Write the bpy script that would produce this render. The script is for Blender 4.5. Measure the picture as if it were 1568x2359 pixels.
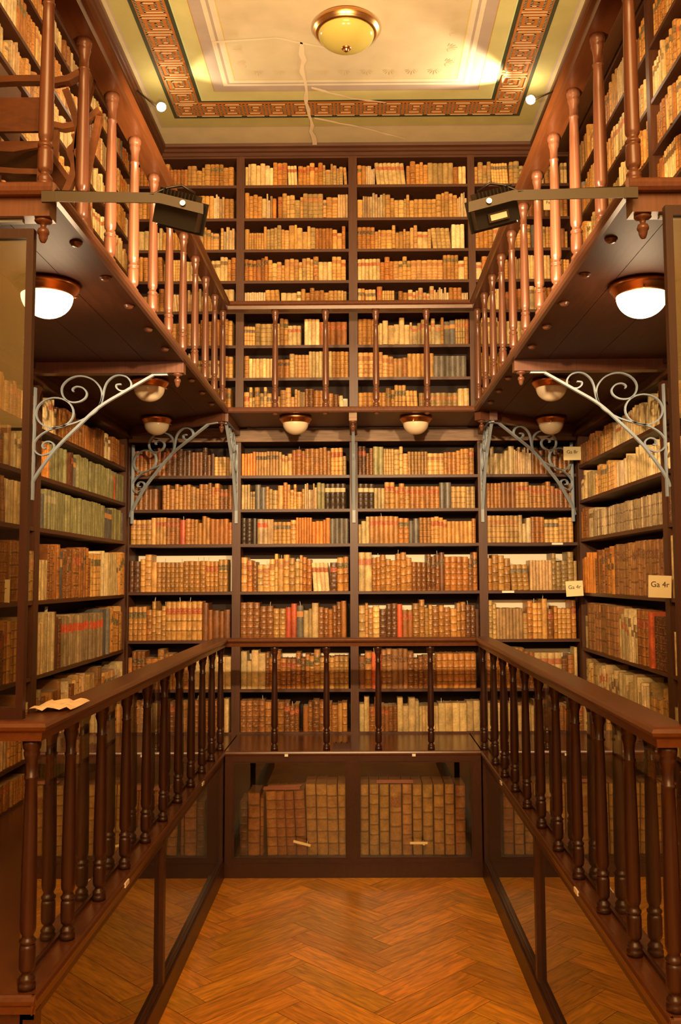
import bpy, math, random
from mathutils import Vector, Matrix
from mathutils.bvhtree import BVHTree

SC = bpy.context.scene
COL = SC.collection
for o in list(bpy.data.objects):
    bpy.data.objects.remove(o)
random.seed(7)
PI = math.pi

# ------------------------------------------------------------------ camera
F_PX, PITCH, YAW, ROLL, PCX, PCY, CAMZ = 2100.0, .0796, -.005, -.005, 816.478, 1165.4, 2.385
IMW, IMH = 1568.0, 2359.0
cam_d = bpy.data.cameras.new('camera')
cam = bpy.data.objects.new('camera', cam_d)
COL.objects.link(cam)
cam_d.sensor_fit = 'HORIZONTAL'
cam_d.sensor_width = 36.0
cam_d.lens = 36.0 * F_PX / IMW
cam_d.shift_x = (IMW / 2 - PCX) / IMW
cam_d.shift_y = (PCY - IMH / 2) / IMW
cam_d.clip_start = .05
cam.matrix_world = (Matrix.Translation((0, 0, CAMZ)) @ Matrix.Rotation(-YAW, 4, 'Z') @
                    Matrix.Rotation(PI / 2 + PITCH, 4, 'X') @ Matrix.Rotation(ROLL, 4, 'Z'))
SC.camera = cam


def project(p):
    X, Y, Z = p[0], p[1], p[2] - CAMZ
    c, s = math.cos(YAW), math.sin(YAW)
    x, y = X * c - Y * s, X * s + Y * c
    c, s = math.cos(PITCH), math.sin(PITCH)
    yy, zz = y * c + Z * s, -y * s + Z * c
    if yy < .05:
        return None
    u, v = x / yy, -zz / yy
    c, s = math.cos(ROLL), math.sin(ROLL)
    return PCX + F_PX * (u * c - v * s), PCY + F_PX * (u * s + v * c)


# ------------------------------------------------------------------ world, lights, exposure
SC.view_settings.view_transform = 'Standard'
SC.view_settings.look = 'None'
SC.view_settings.exposure = 0.0
SC.view_settings.gamma = 1.0
SC.view_settings.use_curve_mapping = False
wd = bpy.data.worlds.new('world')
SC.world = wd
wd.use_nodes = True
wd.node_tree.nodes['Background'].inputs[0].default_value = (1.0, .62, .30, 1)
wd.node_tree.nodes['Background'].inputs[1].default_value = 0.02


def light(name, kind, loc, energy, color, target=None, size=.1, sizey=None, spot=None):
    d = bpy.data.lights.new(name, kind)
    d.energy = energy
    d.color = color
    if kind == 'AREA':
        d.size = size
        if sizey:
            d.shape = 'RECTANGLE'
            d.size_y = sizey
    else:
        d.shadow_soft_size = size
    if spot:
        d.spot_size = spot
        d.spot_blend = .6
    o = bpy.data.objects.new(name, d)
    COL.objects.link(o)
    o.location = loc
    if target is not None:
        o.rotation_euler = (Vector(target) - Vector(loc)).to_track_quat('-Z', 'Y').to_euler()
    return o


WARM = (1.0, .57, .235)
# added fill lights, out of view in the hall above and behind the camera
light('fill_light', 'AREA', (0, -1.2, 4.9), 270, WARM, (0, 8, 3.0), 3.0, 2.0)
light('fill_light', 'AREA', (0, .3, 6.2), 120, WARM, (0, 5.6, .3), 2.0, 1.6)
light('fill_light', 'AREA', (0, -1.5, 1.6), 12, WARM, (0, 7, .5), 2.6, 1.4)
light('fill_light', 'AREA', (0, .2, 5.9), 900, (1, .72, .36), (0, -3.2, 4.8), 3.0, 1.0)  # added fill: brightens the rear wall that the glass screens reflect
# light of the two flood lamps on the gallery corners (in front of their glass)
light('flood_beam', 'SPOT', (-.655, 3.36, 3.90), 560, (1, .70, .38), (.6, 8.3, 5.0), .06, None, 1.95)
light('flood_beam', 'SPOT', (.505, 3.36, 3.90), 560, (1, .70, .38), (-.6, 8.3, 5.0), .06, None, 1.95)
light('flood_beam', 'SPOT', (-.66, 3.40, 3.88), 36, (1, .66, .36), (-1.2, 4.2, 4.25), .05, None, 1.9)
light('flood_beam', 'SPOT', (.55, 3.40, 3.88), 50, (1, .66, .36), (1.1, 4.2, 4.25), .05, None, 1.9)
# light of the two small halogens at the cornice
light('halogen_glow', 'SPOT', (-1.56, 7.14, 6.23), 30, (1, .80, .50), (-.80, 6.9, 6.46), .03, None, 1.05)
light('halogen_glow', 'SPOT', (1.39, 7.20, 6.30), 190, (1, .80, .50), (.55, 6.9, 6.46), .03, None, 1.05)
# light of the two lit globes below the upper gallery
light('globe_glow', 'POINT', (-1.46, 4.2, 3.50), 12, (1, .68, .38), None, .11)
light('globe_glow', 'POINT', (1.345, 4.23, 3.50), 12, (1, .68, .38), None, .11)

# ------------------------------------------------------------------ materials
def nodes(m):
    m.use_nodes = True
    nt = m.node_tree
    return nt, nt.nodes, nt.links


def mk(name, color, rough=.5, metal=0.0, emit=None, estr=1.0, spec=.5):
    m = bpy.data.materials.new(name)
    nt, N, L = nodes(m)
    b = N['Principled BSDF']
    b.inputs['Base Color'].default_value = (*color, 1)
    b.inputs['Roughness'].default_value = rough
    b.inputs['Metallic'].default_value = metal
    b.inputs['Specular IOR Level'].default_value = spec
    if emit:
        b.inputs['Emission Color'].default_value = (*emit, 1)
        b.inputs['Emission Strength'].default_value = estr
    return m


def wood(name, c1, c2, rough=.38, scale=(14, 1.2, 1.2), bump=.05, spec=.5):
    """streaky stained wood, grain along the two small scales' axes"""
    m = bpy.data.materials.new(name)
    nt, N, L = nodes(m)
    b = N['Principled BSDF']
    tc = N.new('ShaderNodeTexCoord')
    mp = N.new('ShaderNodeMapping')
    mp.inputs['Scale'].default_value = scale
    n1 = N.new('ShaderNodeTexNoise')
    n1.inputs['Scale'].default_value = 3.0
    n1.inputs['Detail'].default_value = 8
    n1.inputs['Distortion'].default_value = .6
    n2 = N.new('ShaderNodeTexNoise')
    n2.inputs['Scale'].default_value = 2.2
    n2.inputs['Detail'].default_value = 3
    r = N.new('ShaderNodeValToRGB')
    r.color_ramp.elements[0].color = (*c1, 1)
    r.color_ramp.elements[0].position = .3
    r.color_ramp.elements[1].color = (*c2, 1)
    r.color_ramp.elements[1].position = .72
    mix = N.new('ShaderNodeMath')
    mix.operation = 'MULTIPLY_ADD'
    mix.inputs[1].default_value = .6
    mx2 = N.new('ShaderNodeMath')
    mx2.operation = 'MULTIPLY'
    mx2.inputs[1].default_value = .4
    bp = N.new('ShaderNodeBump')
    bp.inputs['Strength'].default_value = bump
    L.new(tc.outputs['Object'], mp.inputs['Vector'])
    L.new(mp.outputs[0], n1.inputs['Vector'])
    L.new(tc.outputs['Object'], n2.inputs['Vector'])
    L.new(n1.outputs[0], mix.inputs[0])
    L.new(n2.outputs[0], mx2.inputs[0])
    L.new(mx2.outputs[0], mix.inputs[2])
    L.new(mix.outputs[0], r.inputs[0])
    L.new(r.outputs[0], b.inputs['Base Color'])
    L.new(n1.outputs[0], bp.inputs['Height'])
    L.new(bp.outputs[0], b.inputs['Normal'])
    b.inputs['Roughness'].default_value = rough
    b.inputs['Specular IOR Level'].default_value = spec
    return m


M = {}
M['wood_v'] = wood('stained_oak_upright', (.050, .015, .005), (.100, .033, .011), .45, (30, 30, 1.5))
M['wood_x'] = wood('stained_oak_shelf', (.048, .014, .005), (.090, .029, .010), .48, (1.5, 26, 26))
M['wood_y'] = wood('stained_oak_board', (.050, .015, .005), (.095, .031, .011), .40, (26, 1.5, 26))
M['rail'] = wood('polished_oak_rail', (.062, .018, .005), (.115, .035, .010), .30, (14, 1.6, 20), .03)
M['turned'] = wood('turned_oak_lit', (.080, .028, .014), (.150, .058, .029), .30, (36, 36, 1.2), .03)  # upper copy of the oak, strong light on it put into the colour
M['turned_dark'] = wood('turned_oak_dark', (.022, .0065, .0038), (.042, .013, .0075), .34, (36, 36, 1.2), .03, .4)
M['frame'] = wood('cabinet_frame_oak', (.032, .009, .004), (.062, .018, .008), .36, (20, 3, 10), .03)
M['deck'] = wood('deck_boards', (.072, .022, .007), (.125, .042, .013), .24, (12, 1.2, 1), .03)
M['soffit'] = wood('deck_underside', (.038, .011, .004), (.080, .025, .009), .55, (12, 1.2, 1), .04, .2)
M['frieze'] = wood('weathered_frieze', (.12, .06, .03), (.33, .20, .11), .6, (2, 20, 20), .1)
M['chair'] = wood('chair_beech', (.075, .022, .006), (.15, .046, .012), .35, (5, 5, 14), .03)
M['back'] = mk('bookcase_back', (.022, .009, .004), .8)
M['inside'] = mk('cabinet_inside', (.030, .012, .006), .7)
M['iron'] = mk('blue_grey_paint', (.30, .36, .41), .42)
M['brass'] = mk('aged_brass', (.62, .34, .12), .28, 1.0)
M['copper'] = mk('copper_ring', (.60, .26, .10), .30, 1.0)
M['nickel'] = mk('nickel', (.75, .72, .65), .25, 1.0)
M['black'] = mk('flood_black', (.012, .011, .010), .35)
M['bronze'] = mk('bracket_bronze', (.040, .029, .012), .45, .2)
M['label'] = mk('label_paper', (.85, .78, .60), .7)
M['card'] = mk('card_paper', (.88, .74, .40), .7)
M['ink'] = mk('ink', (.05, .03, .02), .7)
M['pink'] = mk('pink_paper', (.70, .26, .20), .7)
M['paper'] = mk('old_paper', (.72, .52, .30), .8)
M['steel'] = mk('flood_glass_edge', (.9, .9, .85), .1, 0, (1, .88, .66), 2.2)
M['bulb'] = mk('halogen_bulb', (1, .9, .7), .3, 0, (1, .80, .52), 120.0)
M['globe_lit'] = mk('opal_glass_lit', (.9, .8, .6), .3, 0, (1, .80, .50), 3.2)
M['globe_off'] = mk('opal_glass', (.66, .54, .36), .18)
M['bowl'] = mk('yellow_glass_bowl', (.46, .38, .10), .12)
M['wall'] = mk('beige_plaster', (.62, .42, .16), .9)
M['wainscot'] = mk('hall_panelling', (.045, .018, .008), .6)

def glass_mat(name, k_, tint):
  mg = bpy.data.materials.new(name)
  nt, N, L = nodes(mg)
  N.remove(N['Principled BSDF'])
  tr = N.new('ShaderNodeBsdfTransparent')
  tr.inputs[0].default_value = (*tint, 1)
  gl = N.new('ShaderNodeBsdfGlossy')
  gl.inputs['Roughness'].default_value = 0.0
  fr = N.new('ShaderNodeFresnel')
  fr.inputs['IOR'].default_value = 1.62
  k = N.new('ShaderNodeMath')
  k.operation = 'MULTIPLY'
  k.inputs[1].default_value = k_
  k.use_clamp = True
  ms = N.new('ShaderNodeMixShader')
  L.new(fr.outputs[0], k.inputs[0])
  L.new(k.outputs[0], ms.inputs[0])
  L.new(tr.outputs[0], ms.inputs[1])
  L.new(gl.outputs[0], ms.inputs[2])
  L.new(ms.outputs[0], N['Material Output'].inputs[0])
  return mg


M['glass'] = glass_mat('screen_glass', 1.9, (.80, .78, .70))
M['glass_case'] = glass_mat('case_glass', 1.8, (.90, .88, .84))
M['glass_door'] = glass_mat('door_glass', .9, (.95, .94, .91))
M['glass_rail'] = glass_mat('rail_glass', .75, (.95, .94, .91))


def attr_mat(name, rough, noise=.25, grain=None, bump=0.0, coat=0.0):
    """material whose own colour is stored per face in attribute Col"""
    m = bpy.data.materials.new(name)
    nt, N, L = nodes(m)
    b = N['Principled BSDF']
    a = N.new('ShaderNodeAttribute')
    a.attribute_name = 'Col'
    tc = N.new('ShaderNodeTexCoord')
    mp = N.new('ShaderNodeMapping')
    mp.inputs['Scale'].default_value = grain or (1, 1, 1)
    n = N.new('ShaderNodeTexNoise')
    n.inputs['Scale'].default_value = 6
    n.inputs['Detail'].default_value = 6
    n.inputs['Distortion'].default_value = .8 if grain else 0
    mr = N.new('ShaderNodeMapRange')
    mr.inputs['From Min'].default_value = .3
    mr.inputs['From Max'].default_value = .7
    mr.inputs['To Min'].default_value = 1 - noise
    mr.inputs['To Max'].default_value = 1 + noise * .6
    mul = N.new('ShaderNodeMix')
    mul.data_type = 'RGBA'
    mul.blend_type = 'MULTIPLY'
    mul.inputs[0].default_value = 1
    L.new(tc.outputs['UV' if grain else 'Object'], mp.inputs['Vector'])
    L.new(mp.outputs[0], n.inputs['Vector'])
    L.new(n.outputs[0], mr.inputs[0])
    L.new(a.outputs['Color'], mul.inputs[6])
    L.new(mr.outputs[0], mul.inputs[7])
    L.new(mul.outputs[2], b.inputs['Base Color'])
    b.inputs['Roughness'].default_value = rough
    b.inputs['Coat Weight'].default_value = coat
    if bump:
        bp = N.new('ShaderNodeBump')
        bp.inputs['Strength'].default_value = bump
        L.new(n.outputs[0], bp.inputs['Height'])
        L.new(bp.outputs[0], b.inputs['Normal'])
    return m


M['parquet'] = attr_mat('herringbone_parquet', .33, .42, (.9, 7, 1), .02)
M['ceiling'] = attr_mat('painted_ceiling', .85, .08)
M['pages'] = attr_mat('page_edges', .85, .2)


def book_mat():
    m = bpy.data.materials.new('book_binding')
    nt, N, L = nodes(m)
    b = N['Principled BSDF']
    col = N.new('ShaderNodeAttribute'); col.attribute_name = 'Col'
    lab = N.new('ShaderNodeAttribute'); lab.attribute_name = 'Lab'
    par = N.new('ShaderNodeAttribute'); par.attribute_name = 'Par'
    uv = N.new('ShaderNodeTexCoord')
    sx = N.new('ShaderNodeSeparateXYZ')
    L.new(uv.outputs['UV'], sx.inputs[0])
    sp = N.new('ShaderNodeSeparateColor')
    L.new(par.outputs['Color'], sp.inputs[0])

    def mth(op, a, b_=None, c=None, clamp=False):
        n = N.new('ShaderNodeMath'); n.operation = op; n.use_clamp = clamp
        for i, v in enumerate((a, b_, c)):
            if v is None: continue
            if isinstance(v, (int, float)): n.inputs[i].default_value = v
            else: L.new(v, n.inputs[i])
        return n.outputs[0]

    def mixc(fac, a, b_, mode='MIX'):
        n = N.new('ShaderNodeMix'); n.data_type = 'RGBA'; n.blend_type = mode
        for i, v in ((0, fac), (6, a), (7, b_)):
            if isinstance(v, (int, float)): n.inputs[i].default_value = v
            elif isinstance(v, tuple): n.inputs[i].default_value = v
            else: L.new(v, n.inputs[i])
        return n.outputs[2]
    U, V = sx.outputs[0], sx.outputs[1]
    isspine = mth('GREATER_THAN', U, -.5)
    # large and small mottling
    off = N.new('ShaderNodeVectorMath'); off.operation = 'MULTIPLY_ADD'
    cmb = N.new('ShaderNodeCombineXYZ')
    L.new(sp.outputs[2], cmb.inputs[0]); L.new(sp.outputs[2], cmb.inputs[1])
    L.new(uv.outputs['Object'], off.inputs[0]); off.inputs[1].default_value = (1, 1, 1)
    L.new(cmb.outputs[0], off.inputs[2])
    n1 = N.new('ShaderNodeTexNoise'); n1.inputs['Scale'].default_value = 11; n1.inputs['Detail'].default_value = 5
    n2 = N.new('ShaderNodeTexNoise'); n2.inputs['Scale'].default_value = 70; n2.inputs['Detail'].default_value = 3
    L.new(off.outputs[0], n1.inputs['Vector']); L.new(off.outputs[0], n2.inputs['Vector'])
    f1 = mth('MULTIPLY_ADD', n1.outputs[0], 1.5, .25)
    f2 = mth('MULTIPLY_ADD', n2.outputs[0], .9, .55)
    f = mth('MULTIPLY', f1, f2)
    base = mixc(1.0, col.outputs['Color'], f, 'MULTIPLY')
    # raised bands
    nb = mth('MULTIPLY', sp.outputs[0], 10)
    fv = mth('FRACT', mth('MULTIPLY', V, nb))
    dist = mth('ABSOLUTE', mth('SUBTRACT', fv, .5))          # .5 at a band, 0 mid compartment
    band = mth('MULTIPLY', mth('GREATER_THAN', dist, .43), isspine)
    hasb = mth('GREATER_THAN', nb, 1.5)
    band = mth('MULTIPLY', band, hasb)
    base = mixc(mth('MULTIPLY', band, .55), base, (.05, .018, .006, 1))
    # gilt fillets beside the bands and an ornament in the compartments
    g1 = mth('MULTIPLY', mth('GREATER_THAN', dist, .33), mth('LESS_THAN', dist, .395))
    vor = N.new('ShaderNodeTexVoronoi'); vor.inputs['Scale'].default_value = 1.0
    cv = N.new('ShaderNodeCombineXYZ')
    L.new(mth('MULTIPLY', U, 3.0), cv.inputs[0]); L.new(mth('MULTIPLY', V, mth('MULTIPLY', nb, 3.0)), cv.inputs[1])
    L.new(sp.outputs[2], cv.inputs[2])
    L.new(cv.outputs[0], vor.inputs['Vector'])
    orn = mth('MULTIPLY', mth('LESS_THAN', vor.outputs[0], .33), mth('LESS_THAN', dist, .26))
    inU = mth('MULTIPLY', mth('GREATER_THAN', U, .18), mth('LESS_THAN', U, .82))
    g = mth('MULTIPLY', mth('MAXIMUM', g1, mth('MULTIPLY', orn, inU)), isspine)
    g = mth('MULTIPLY', mth('MULTIPLY', g, hasb), sp.outputs[1])
    g = mth('MULTIPLY', g, mth('GREATER_THAN', n2.outputs[0], .42))
    base = mixc(mth('MULTIPLY', g, .6), base, (.62, .36, .10, 1))
    # title piece in the second compartment from the top
    lo = mth('SUBTRACT', 1, mth('DIVIDE', 2.0, mth('MAXIMUM', nb, 6)))
    hi = mth('SUBTRACT', 1, mth('DIVIDE', 1.0, mth('MAXIMUM', nb, 6)))
    lm = mth('MULTIPLY', mth('GREATER_THAN', V, lo), mth('LESS_THAN', V, hi))
    lm = mth('MULTIPLY', mth('MULTIPLY', lm, lab.outputs['Alpha']), isspine)
    base = mixc(lm, base, lab.outputs['Color'])
    # lettering lines on the title piece
    lf = mth('FRACT', mth('MULTIPLY', V, 46))
    ll = mth('MULTIPLY', mth('GREATER_THAN', lf, .55), mth('GREATER_THAN', n2.outputs[0], .5))
    base = mixc(mth('MULTIPLY', mth('MULTIPLY', ll, lm), .5), base, (.60, .40, .15, 1))
    # rubbed joints
    ed = mth('MULTIPLY', mth('GREATER_THAN', mth('ABSOLUTE', mth('SUBTRACT', U, .5)), .41), isspine)
    ed = mth('MULTIPLY', ed, mth('GREATER_THAN', n2.outputs[0], .50))
    base = mixc(mth('MULTIPLY', ed, .35), base, (.50, .30, .12, 1))
    L.new(base, b.inputs['Base Color'])
    b.inputs['Roughness'].default_value = .42
    bp = N.new('ShaderNodeBump'); bp.inputs['Strength'].default_value = .4
    bp.inputs['Distance'].default_value = .004
    L.new(mth('ADD', band, mth('MULTIPLY', n2.outputs[0], .3)), bp.inputs['Height'])
    L.new(bp.outputs[0], b.inputs['Normal'])
    return m


M['book'] = book_mat()


# ------------------------------------------------------------------ mesh builder
class MB:
    def __init__(s):
        s.v = []; s.f = []; s.col = []; s.lab = []; s.par = []; s.uv = []; s.mi = []
        s.smooth = []
        s.cur = ((1, 1, 1, 1), (0, 0, 0, 0), (0, 0, 0, 1)); s.m = 0; s.sm = False; s.attrs = False

    def face(s, idx, uv=None):
        s.f.append(tuple(idx)); s.mi.append(s.m); s.smooth.append(s.sm)
        if s.attrs:
            s.col.append(s.cur[0]); s.lab.append(s.cur[1]); s.par.append(s.cur[2])
            s.uv.append(uv or [(-1, 0)] * len(idx))

    def quad(s, a, b, c, d, uv=None):
        n = len(s.v); s.v += [tuple(a), tuple(b), tuple(c), tuple(d)]
        s.face((n, n + 1, n + 2, n + 3), uv)

    def box(s, x0, x1, y0, y1, z0, z1):
        n = len(s.v)
        s.v += [(x, y, z) for z in (z0, z1) for y in (y0, y1) for x in (x0, x1)]
        for q in ((0, 2, 3, 1), (4, 5, 7, 6), (0, 1, 5, 4), (2, 6, 7, 3), (0, 4, 6, 2), (1, 3, 7, 5)):
            s.face([n + i for i in q])
        return s

    def obox(s, c, ax, ay, az):
        """box from its centre and three half-axis vectors"""
        c, ax, ay, az = map(Vector, (c, ax, ay, az))
        n = len(s.v)
        s.v += [tuple(c + ax * i + ay * j + az * k) for k in (-1, 1) for j in (-1, 1) for i in (-1, 1)]
        for q in ((0, 2, 3, 1), (4, 5, 7, 6), (0, 1, 5, 4), (2, 6, 7, 3), (0, 4, 6, 2), (1, 3, 7, 5)):
            s.face([n + i for i in q])
        return s

    def lathe(s, prof, c=(0, 0, 0), seg=20, axis='Z', closed=True):
        n = len(s.v); c = Vector(c); old = s.sm; s.sm = True
        for z, r in prof:
            for i in range(seg):
                a = 2 * PI * i / seg
                p = Vector((r * math.cos(a), r * math.sin(a), z))
                if axis == 'Y': p = Vector((p.x, p.z, p.y))
                if axis == 'X': p = Vector((p.z, p.x, p.y))
                s.v.append(tuple(c + p))
        for j in range(len(prof) - 1):
            for i in range(seg):
                k = (i + 1) % seg
                s.face((n + j * seg + i, n + j * seg + k, n + (j + 1) * seg + k, n + (j + 1) * seg + i))
        s.sm = False
        if closed:
            s.face([n + i for i in range(seg)][::-1])
            s.face([n + (len(prof) - 1) * seg + i for i in range(seg)])
        s.sm = old
        return s

    def prism(s, poly, a, b, frame):
        """2-D polygon swept from a to b; frame maps (u, v, w) to a point"""
        n = len(s.v); k = len(poly)
        s.v += [tuple(frame(u, v, a)) for u, v in poly] + [tuple(frame(u, v, b)) for u, v in poly]
        for i in range(k):
            j = (i + 1) % k
            s.face((n + i, n + j, n + k + j, n + k + i))
        s.face([n + i for i in range(k)][::-1]); s.face([n + k + i for i in range(k)])
        return s

    def sweep(s, pts, nrm, w, t, closed=False):
        """flat bar: w wide along nrm, t thick in the plane of the path"""
        pts = [Vector(p) for p in pts]; nrm = Vector(nrm).normalized(); n = len(s.v); m = len(pts)
        for i, p in enumerate(pts):
            a = pts[(i - 1) % m if closed else max(i - 1, 0)]; b = pts[(i + 1) % m if closed else min(i + 1, m - 1)]
            d = (b - a).normalized(); side = d.cross(nrm).normalized()
            for u, v in ((-1, -1), (1, -1), (1, 1), (-1, 1)):
                s.v.append(tuple(p + nrm * (w / 2 * u) + side * (t / 2 * v)))
        for i in range(m if closed else m - 1):
            j = (i + 1) % m
            for q in range(4):
                r = (q + 1) % 4
                s.face((n + i * 4 + q, n + i * 4 + r, n + j * 4 + r, n + j * 4 + q))
        if not closed:
            s.face((n, n + 1, n + 2, n + 3)); s.face(tuple(n + (m - 1) * 4 + q for q in (3, 2, 1, 0)))
        return s

    def tube(s, pts, r, seg=8):
        pts = [Vector(p) for p in pts]; n = len(s.v); m = len(pts); old = s.sm; s.sm = True
        rr = r if isinstance(r, (list, tuple)) else [r] * m
        up = Vector((0, 0, 1))
        for i, p in enumerate(pts):
            d = (pts[min(i + 1, m - 1)] - pts[max(i - 1, 0)]).normalized()
            a = d.cross(up)
            if a.length < .05: a = d.cross(Vector((0, 1, 0)))
            a.normalize(); b = d.cross(a).normalized()
            for q in range(seg):
                t = 2 * PI * q / seg
                s.v.append(tuple(p + (a * math.cos(t) + b * math.sin(t)) * rr[i]))
        for i in range(m - 1):
            for q in range(seg):
                k = (q + 1) % seg
                s.face((n + i * seg + q, n + i * seg + k, n + (i + 1) * seg + k, n + (i + 1) * seg + q))
        s.sm = False
        s.face([n + i for i in range(seg)][::-1]); s.face([n + (m - 1) * seg + i for i in range(seg)])
        s.sm = old
        return s

    def mesh(s, name, mats, origin=(0, 0, 0)):
        me = bpy.data.meshes.new(name)
        ox, oy, oz = origin
        me.from_pydata([(a - ox, b - oy, c - oz) for a, b, c in s.v], [], s.f)
        for m in mats: me.materials.append(m)
        me.polygons.foreach_set('material_index', s.mi)
        me.polygons.foreach_set('use_smooth', s.smooth)
        if s.attrs:
            for nm, data in (('Col', s.col), ('Lab', s.lab), ('Par', s.par)):
                at = me.attributes.new(nm, 'FLOAT_COLOR', 'FACE')
                at.data.foreach_set('color', [c for t in data for c in t])
            ul = me.uv_layers.new(name='UVMap')
            ul.data.foreach_set('uv', [c for f in s.uv for p in f for c in p])
        me.update()
        return me

    def build(s, name, mat, parent=None, origin=None):
        mats = mat if isinstance(mat, (list, tuple)) else [mat]
        mats = [M[m] if isinstance(m, str) else m for m in mats]
        if parent is not None:
            org = parent['_o']
        elif origin is not None:
            org = origin
        else:
            xs = [p[0] for p in s.v]; ys = [p[1] for p in s.v]; zs = [p[2] for p in s.v]
            org = ((min(xs) + max(xs)) / 2, (min(ys) + max(ys)) / 2, min(zs))
        o = bpy.data.objects.new(name, s.mesh(name, mats, org))
        COL.objects.link(o)
        if parent is not None:
            o.parent = parent
        else:
            o.location = org
        o['_o'] = tuple(org)
        return o


def tag(o, label=None, cat=None, group=None, kind=None):
    if label: o['label'] = label
    if cat: o['category'] = cat
    if group: o['group'] = group
    if kind: o['kind'] = kind
    return o


def thing(name, loc, label, cat, group=None):
    o = bpy.data.objects.new(name, None)
    COL.objects.link(o)
    o.location = loc
    o['_o'] = tuple(loc)
    o.empty_display_size = .05
    return tag(o, label, cat, group)


def struct(mb, name, mat):
    return tag(mb.build(name, mat, None, (0, 0, 0)), kind='structure')


def copy_tree(o, parent=None):
    c = o.copy(); COL.objects.link(c)
    if parent is not None: c.parent = parent
    for ch in o.children: copy_tree(ch, c)
    return c


# ------------------------------------------------------------------ key dimensions (metres)
XL, XR = -1.095, .972           # inner edges of the galleries
WL, WR = -2.109, 1.985          # fronts of the side bookcases
YB = 8.309                      # front of the end bookcases
YD = 7.50                       # front edge of the end gallery
YNL, YNR = 3.17, 3.00           # near ends of the lower galleries
YNU = 3.17                      # near ends of the upper galleries
ZD, ZU = .997, 3.812            # deck tops
BD = .30                        # bookcase depth
ZC = 6.46                       # ceiling

# ------------------------------------------------------------------ room shell
b = MB(); b.attrs = True
W_, L_ = .185, .760
s2 = math.sqrt(.5)
fx0, fx1, fy0, fy1 = -2.45, 2.33, -3.2, 8.7
rnd = random.Random(3)


def plank(cx, cy, ang, ln, wd, z=0):
    c, s = math.cos(ang), math.sin(ang)
    P = [(cx + (u * c - v * s), cy + (u * s + v * c)) for u, v in
         ((-ln / 2, -wd / 2), (ln / 2, -wd / 2), (ln / 2, wd / 2), (-ln / 2, wd / 2))]
    if all(p[0] < fx0 - .01 or p[0] > fx1 + .01 for p in P): return
    P = [(min(max(p[0], fx0), fx1), min(max(p[1], fy0), fy1), z) for p in P]
    k = rnd.uniform(.70, 1.12); h = rnd.uniform(-.05, .05)
    b.cur = ((.82 * k, (.345 + h * .6) * k, .026 * k, 1), (0, 0, 0, 0), (0, 0, 0, 1))
    o1, o2 = rnd.uniform(0, 50), rnd.uniform(0, 50)
    b.quad(*P, uv=[(o1, o2), (o1 + ln, o2), (o1 + ln, o2 + wd), (o1, o2 + wd)])


# herringbone at 45 degrees: unit cell in plank axes (u, v)
gap = .0030
for i in range(-60, 61):
    for j in range(-12, 13):
        # lattice: shift by (W, W) per i, and (L, -L) per j in plank axes
        bu = i * W_ + j * L_
        bv = i * W_ - j * L_
        for kind in (0, 1):
            if kind == 0: u, v, a, ln, wd = bu + L_ / 2, bv + W_ / 2, 0, L_, W_
            else: u, v, a, ln, wd = bu + W_ / 2, bv + W_ + L_ / 2, PI / 2, L_, W_
            x = (u * s2 - v * s2) + .195; y = (u * s2 + v * s2) + 5.62
            if -3.6 < y < 9.2 and -3.0 < x < 2.9:
                plank(x, y, a + PI / 4, ln - gap, wd - gap)
b.cur = ((.05, .016, .004, 1), (0, 0, 0, 0), (0, 0, 0, 1))
b.quad((-5, fy0, -.002), (5, fy0, -.002), (5, fy1, -.002), (-5, fy1, -.002))
struct(b, 'floor', 'parquet')

b = MB(); b.box(WL - BD - .06, WL - BD, 3.0, 8.7, 0, 6.6); struct(b, 'wall_left', 'back')
b = MB(); b.box(WR + BD, WR + BD + .06, 3.0, 8.7, 0, 6.6); struct(b, 'wall_right', 'back')
b = MB(); b.box(-2.5, 2.4, YB + BD, YB + BD + .06, 0, 6.6); struct(b, 'wall_end', 'back')
b = MB(); b.box(-5, 5, -3.3, -3.2, 0, 6.6)
struct(b, 'wall_behind', 'wall')
b = MB(); b.box(-5, 5, -3.2, -3.12, 0, 4.0); struct(b, 'trim_1', 'wainscot')
b = MB(); b.box(-5.1, -5, -3.3, 3.1, 0, 6.6); struct(b, 'wall_hall_left', 'wall')
b = MB(); b.box(5, 5.1, -3.3, 3.1, 0, 6.6); struct(b, 'wall_hall_right', 'wall')
b = MB(); b.box(-5, WL - BD, 3.0, 3.1, 0, 6.6); struct(b, 'wall_pier_left', 'wall')
b = MB(); b.box(WR + BD, 5, 3.0, 3.1, 0, 6.6); struct(b, 'wall_pier_right', 'wall')

# painted ceiling, with the meander border as flat paint layers a millimetre apart
b = MB(); b.attrs = True
CX0, CX1, CY0, CY1 = -1.80, 1.62, -1.0, 8.285


def cflat(x0, x1, y0, y1, col, lay):
    z = ZC - .0012 * lay
    b.cur = ((*col, 1), (0, 0, 0, 0), (0, 0, 0, 1))
    b.quad((x0, y0, z), (x0, y1, z), (x1, y1, z), (x1, y0, z))


def frame_rect(o_, yo, col, lay):
    cflat(CX0 + o_, CX1 - o_, CY0 + yo, CY1 - yo, col, lay)


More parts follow.
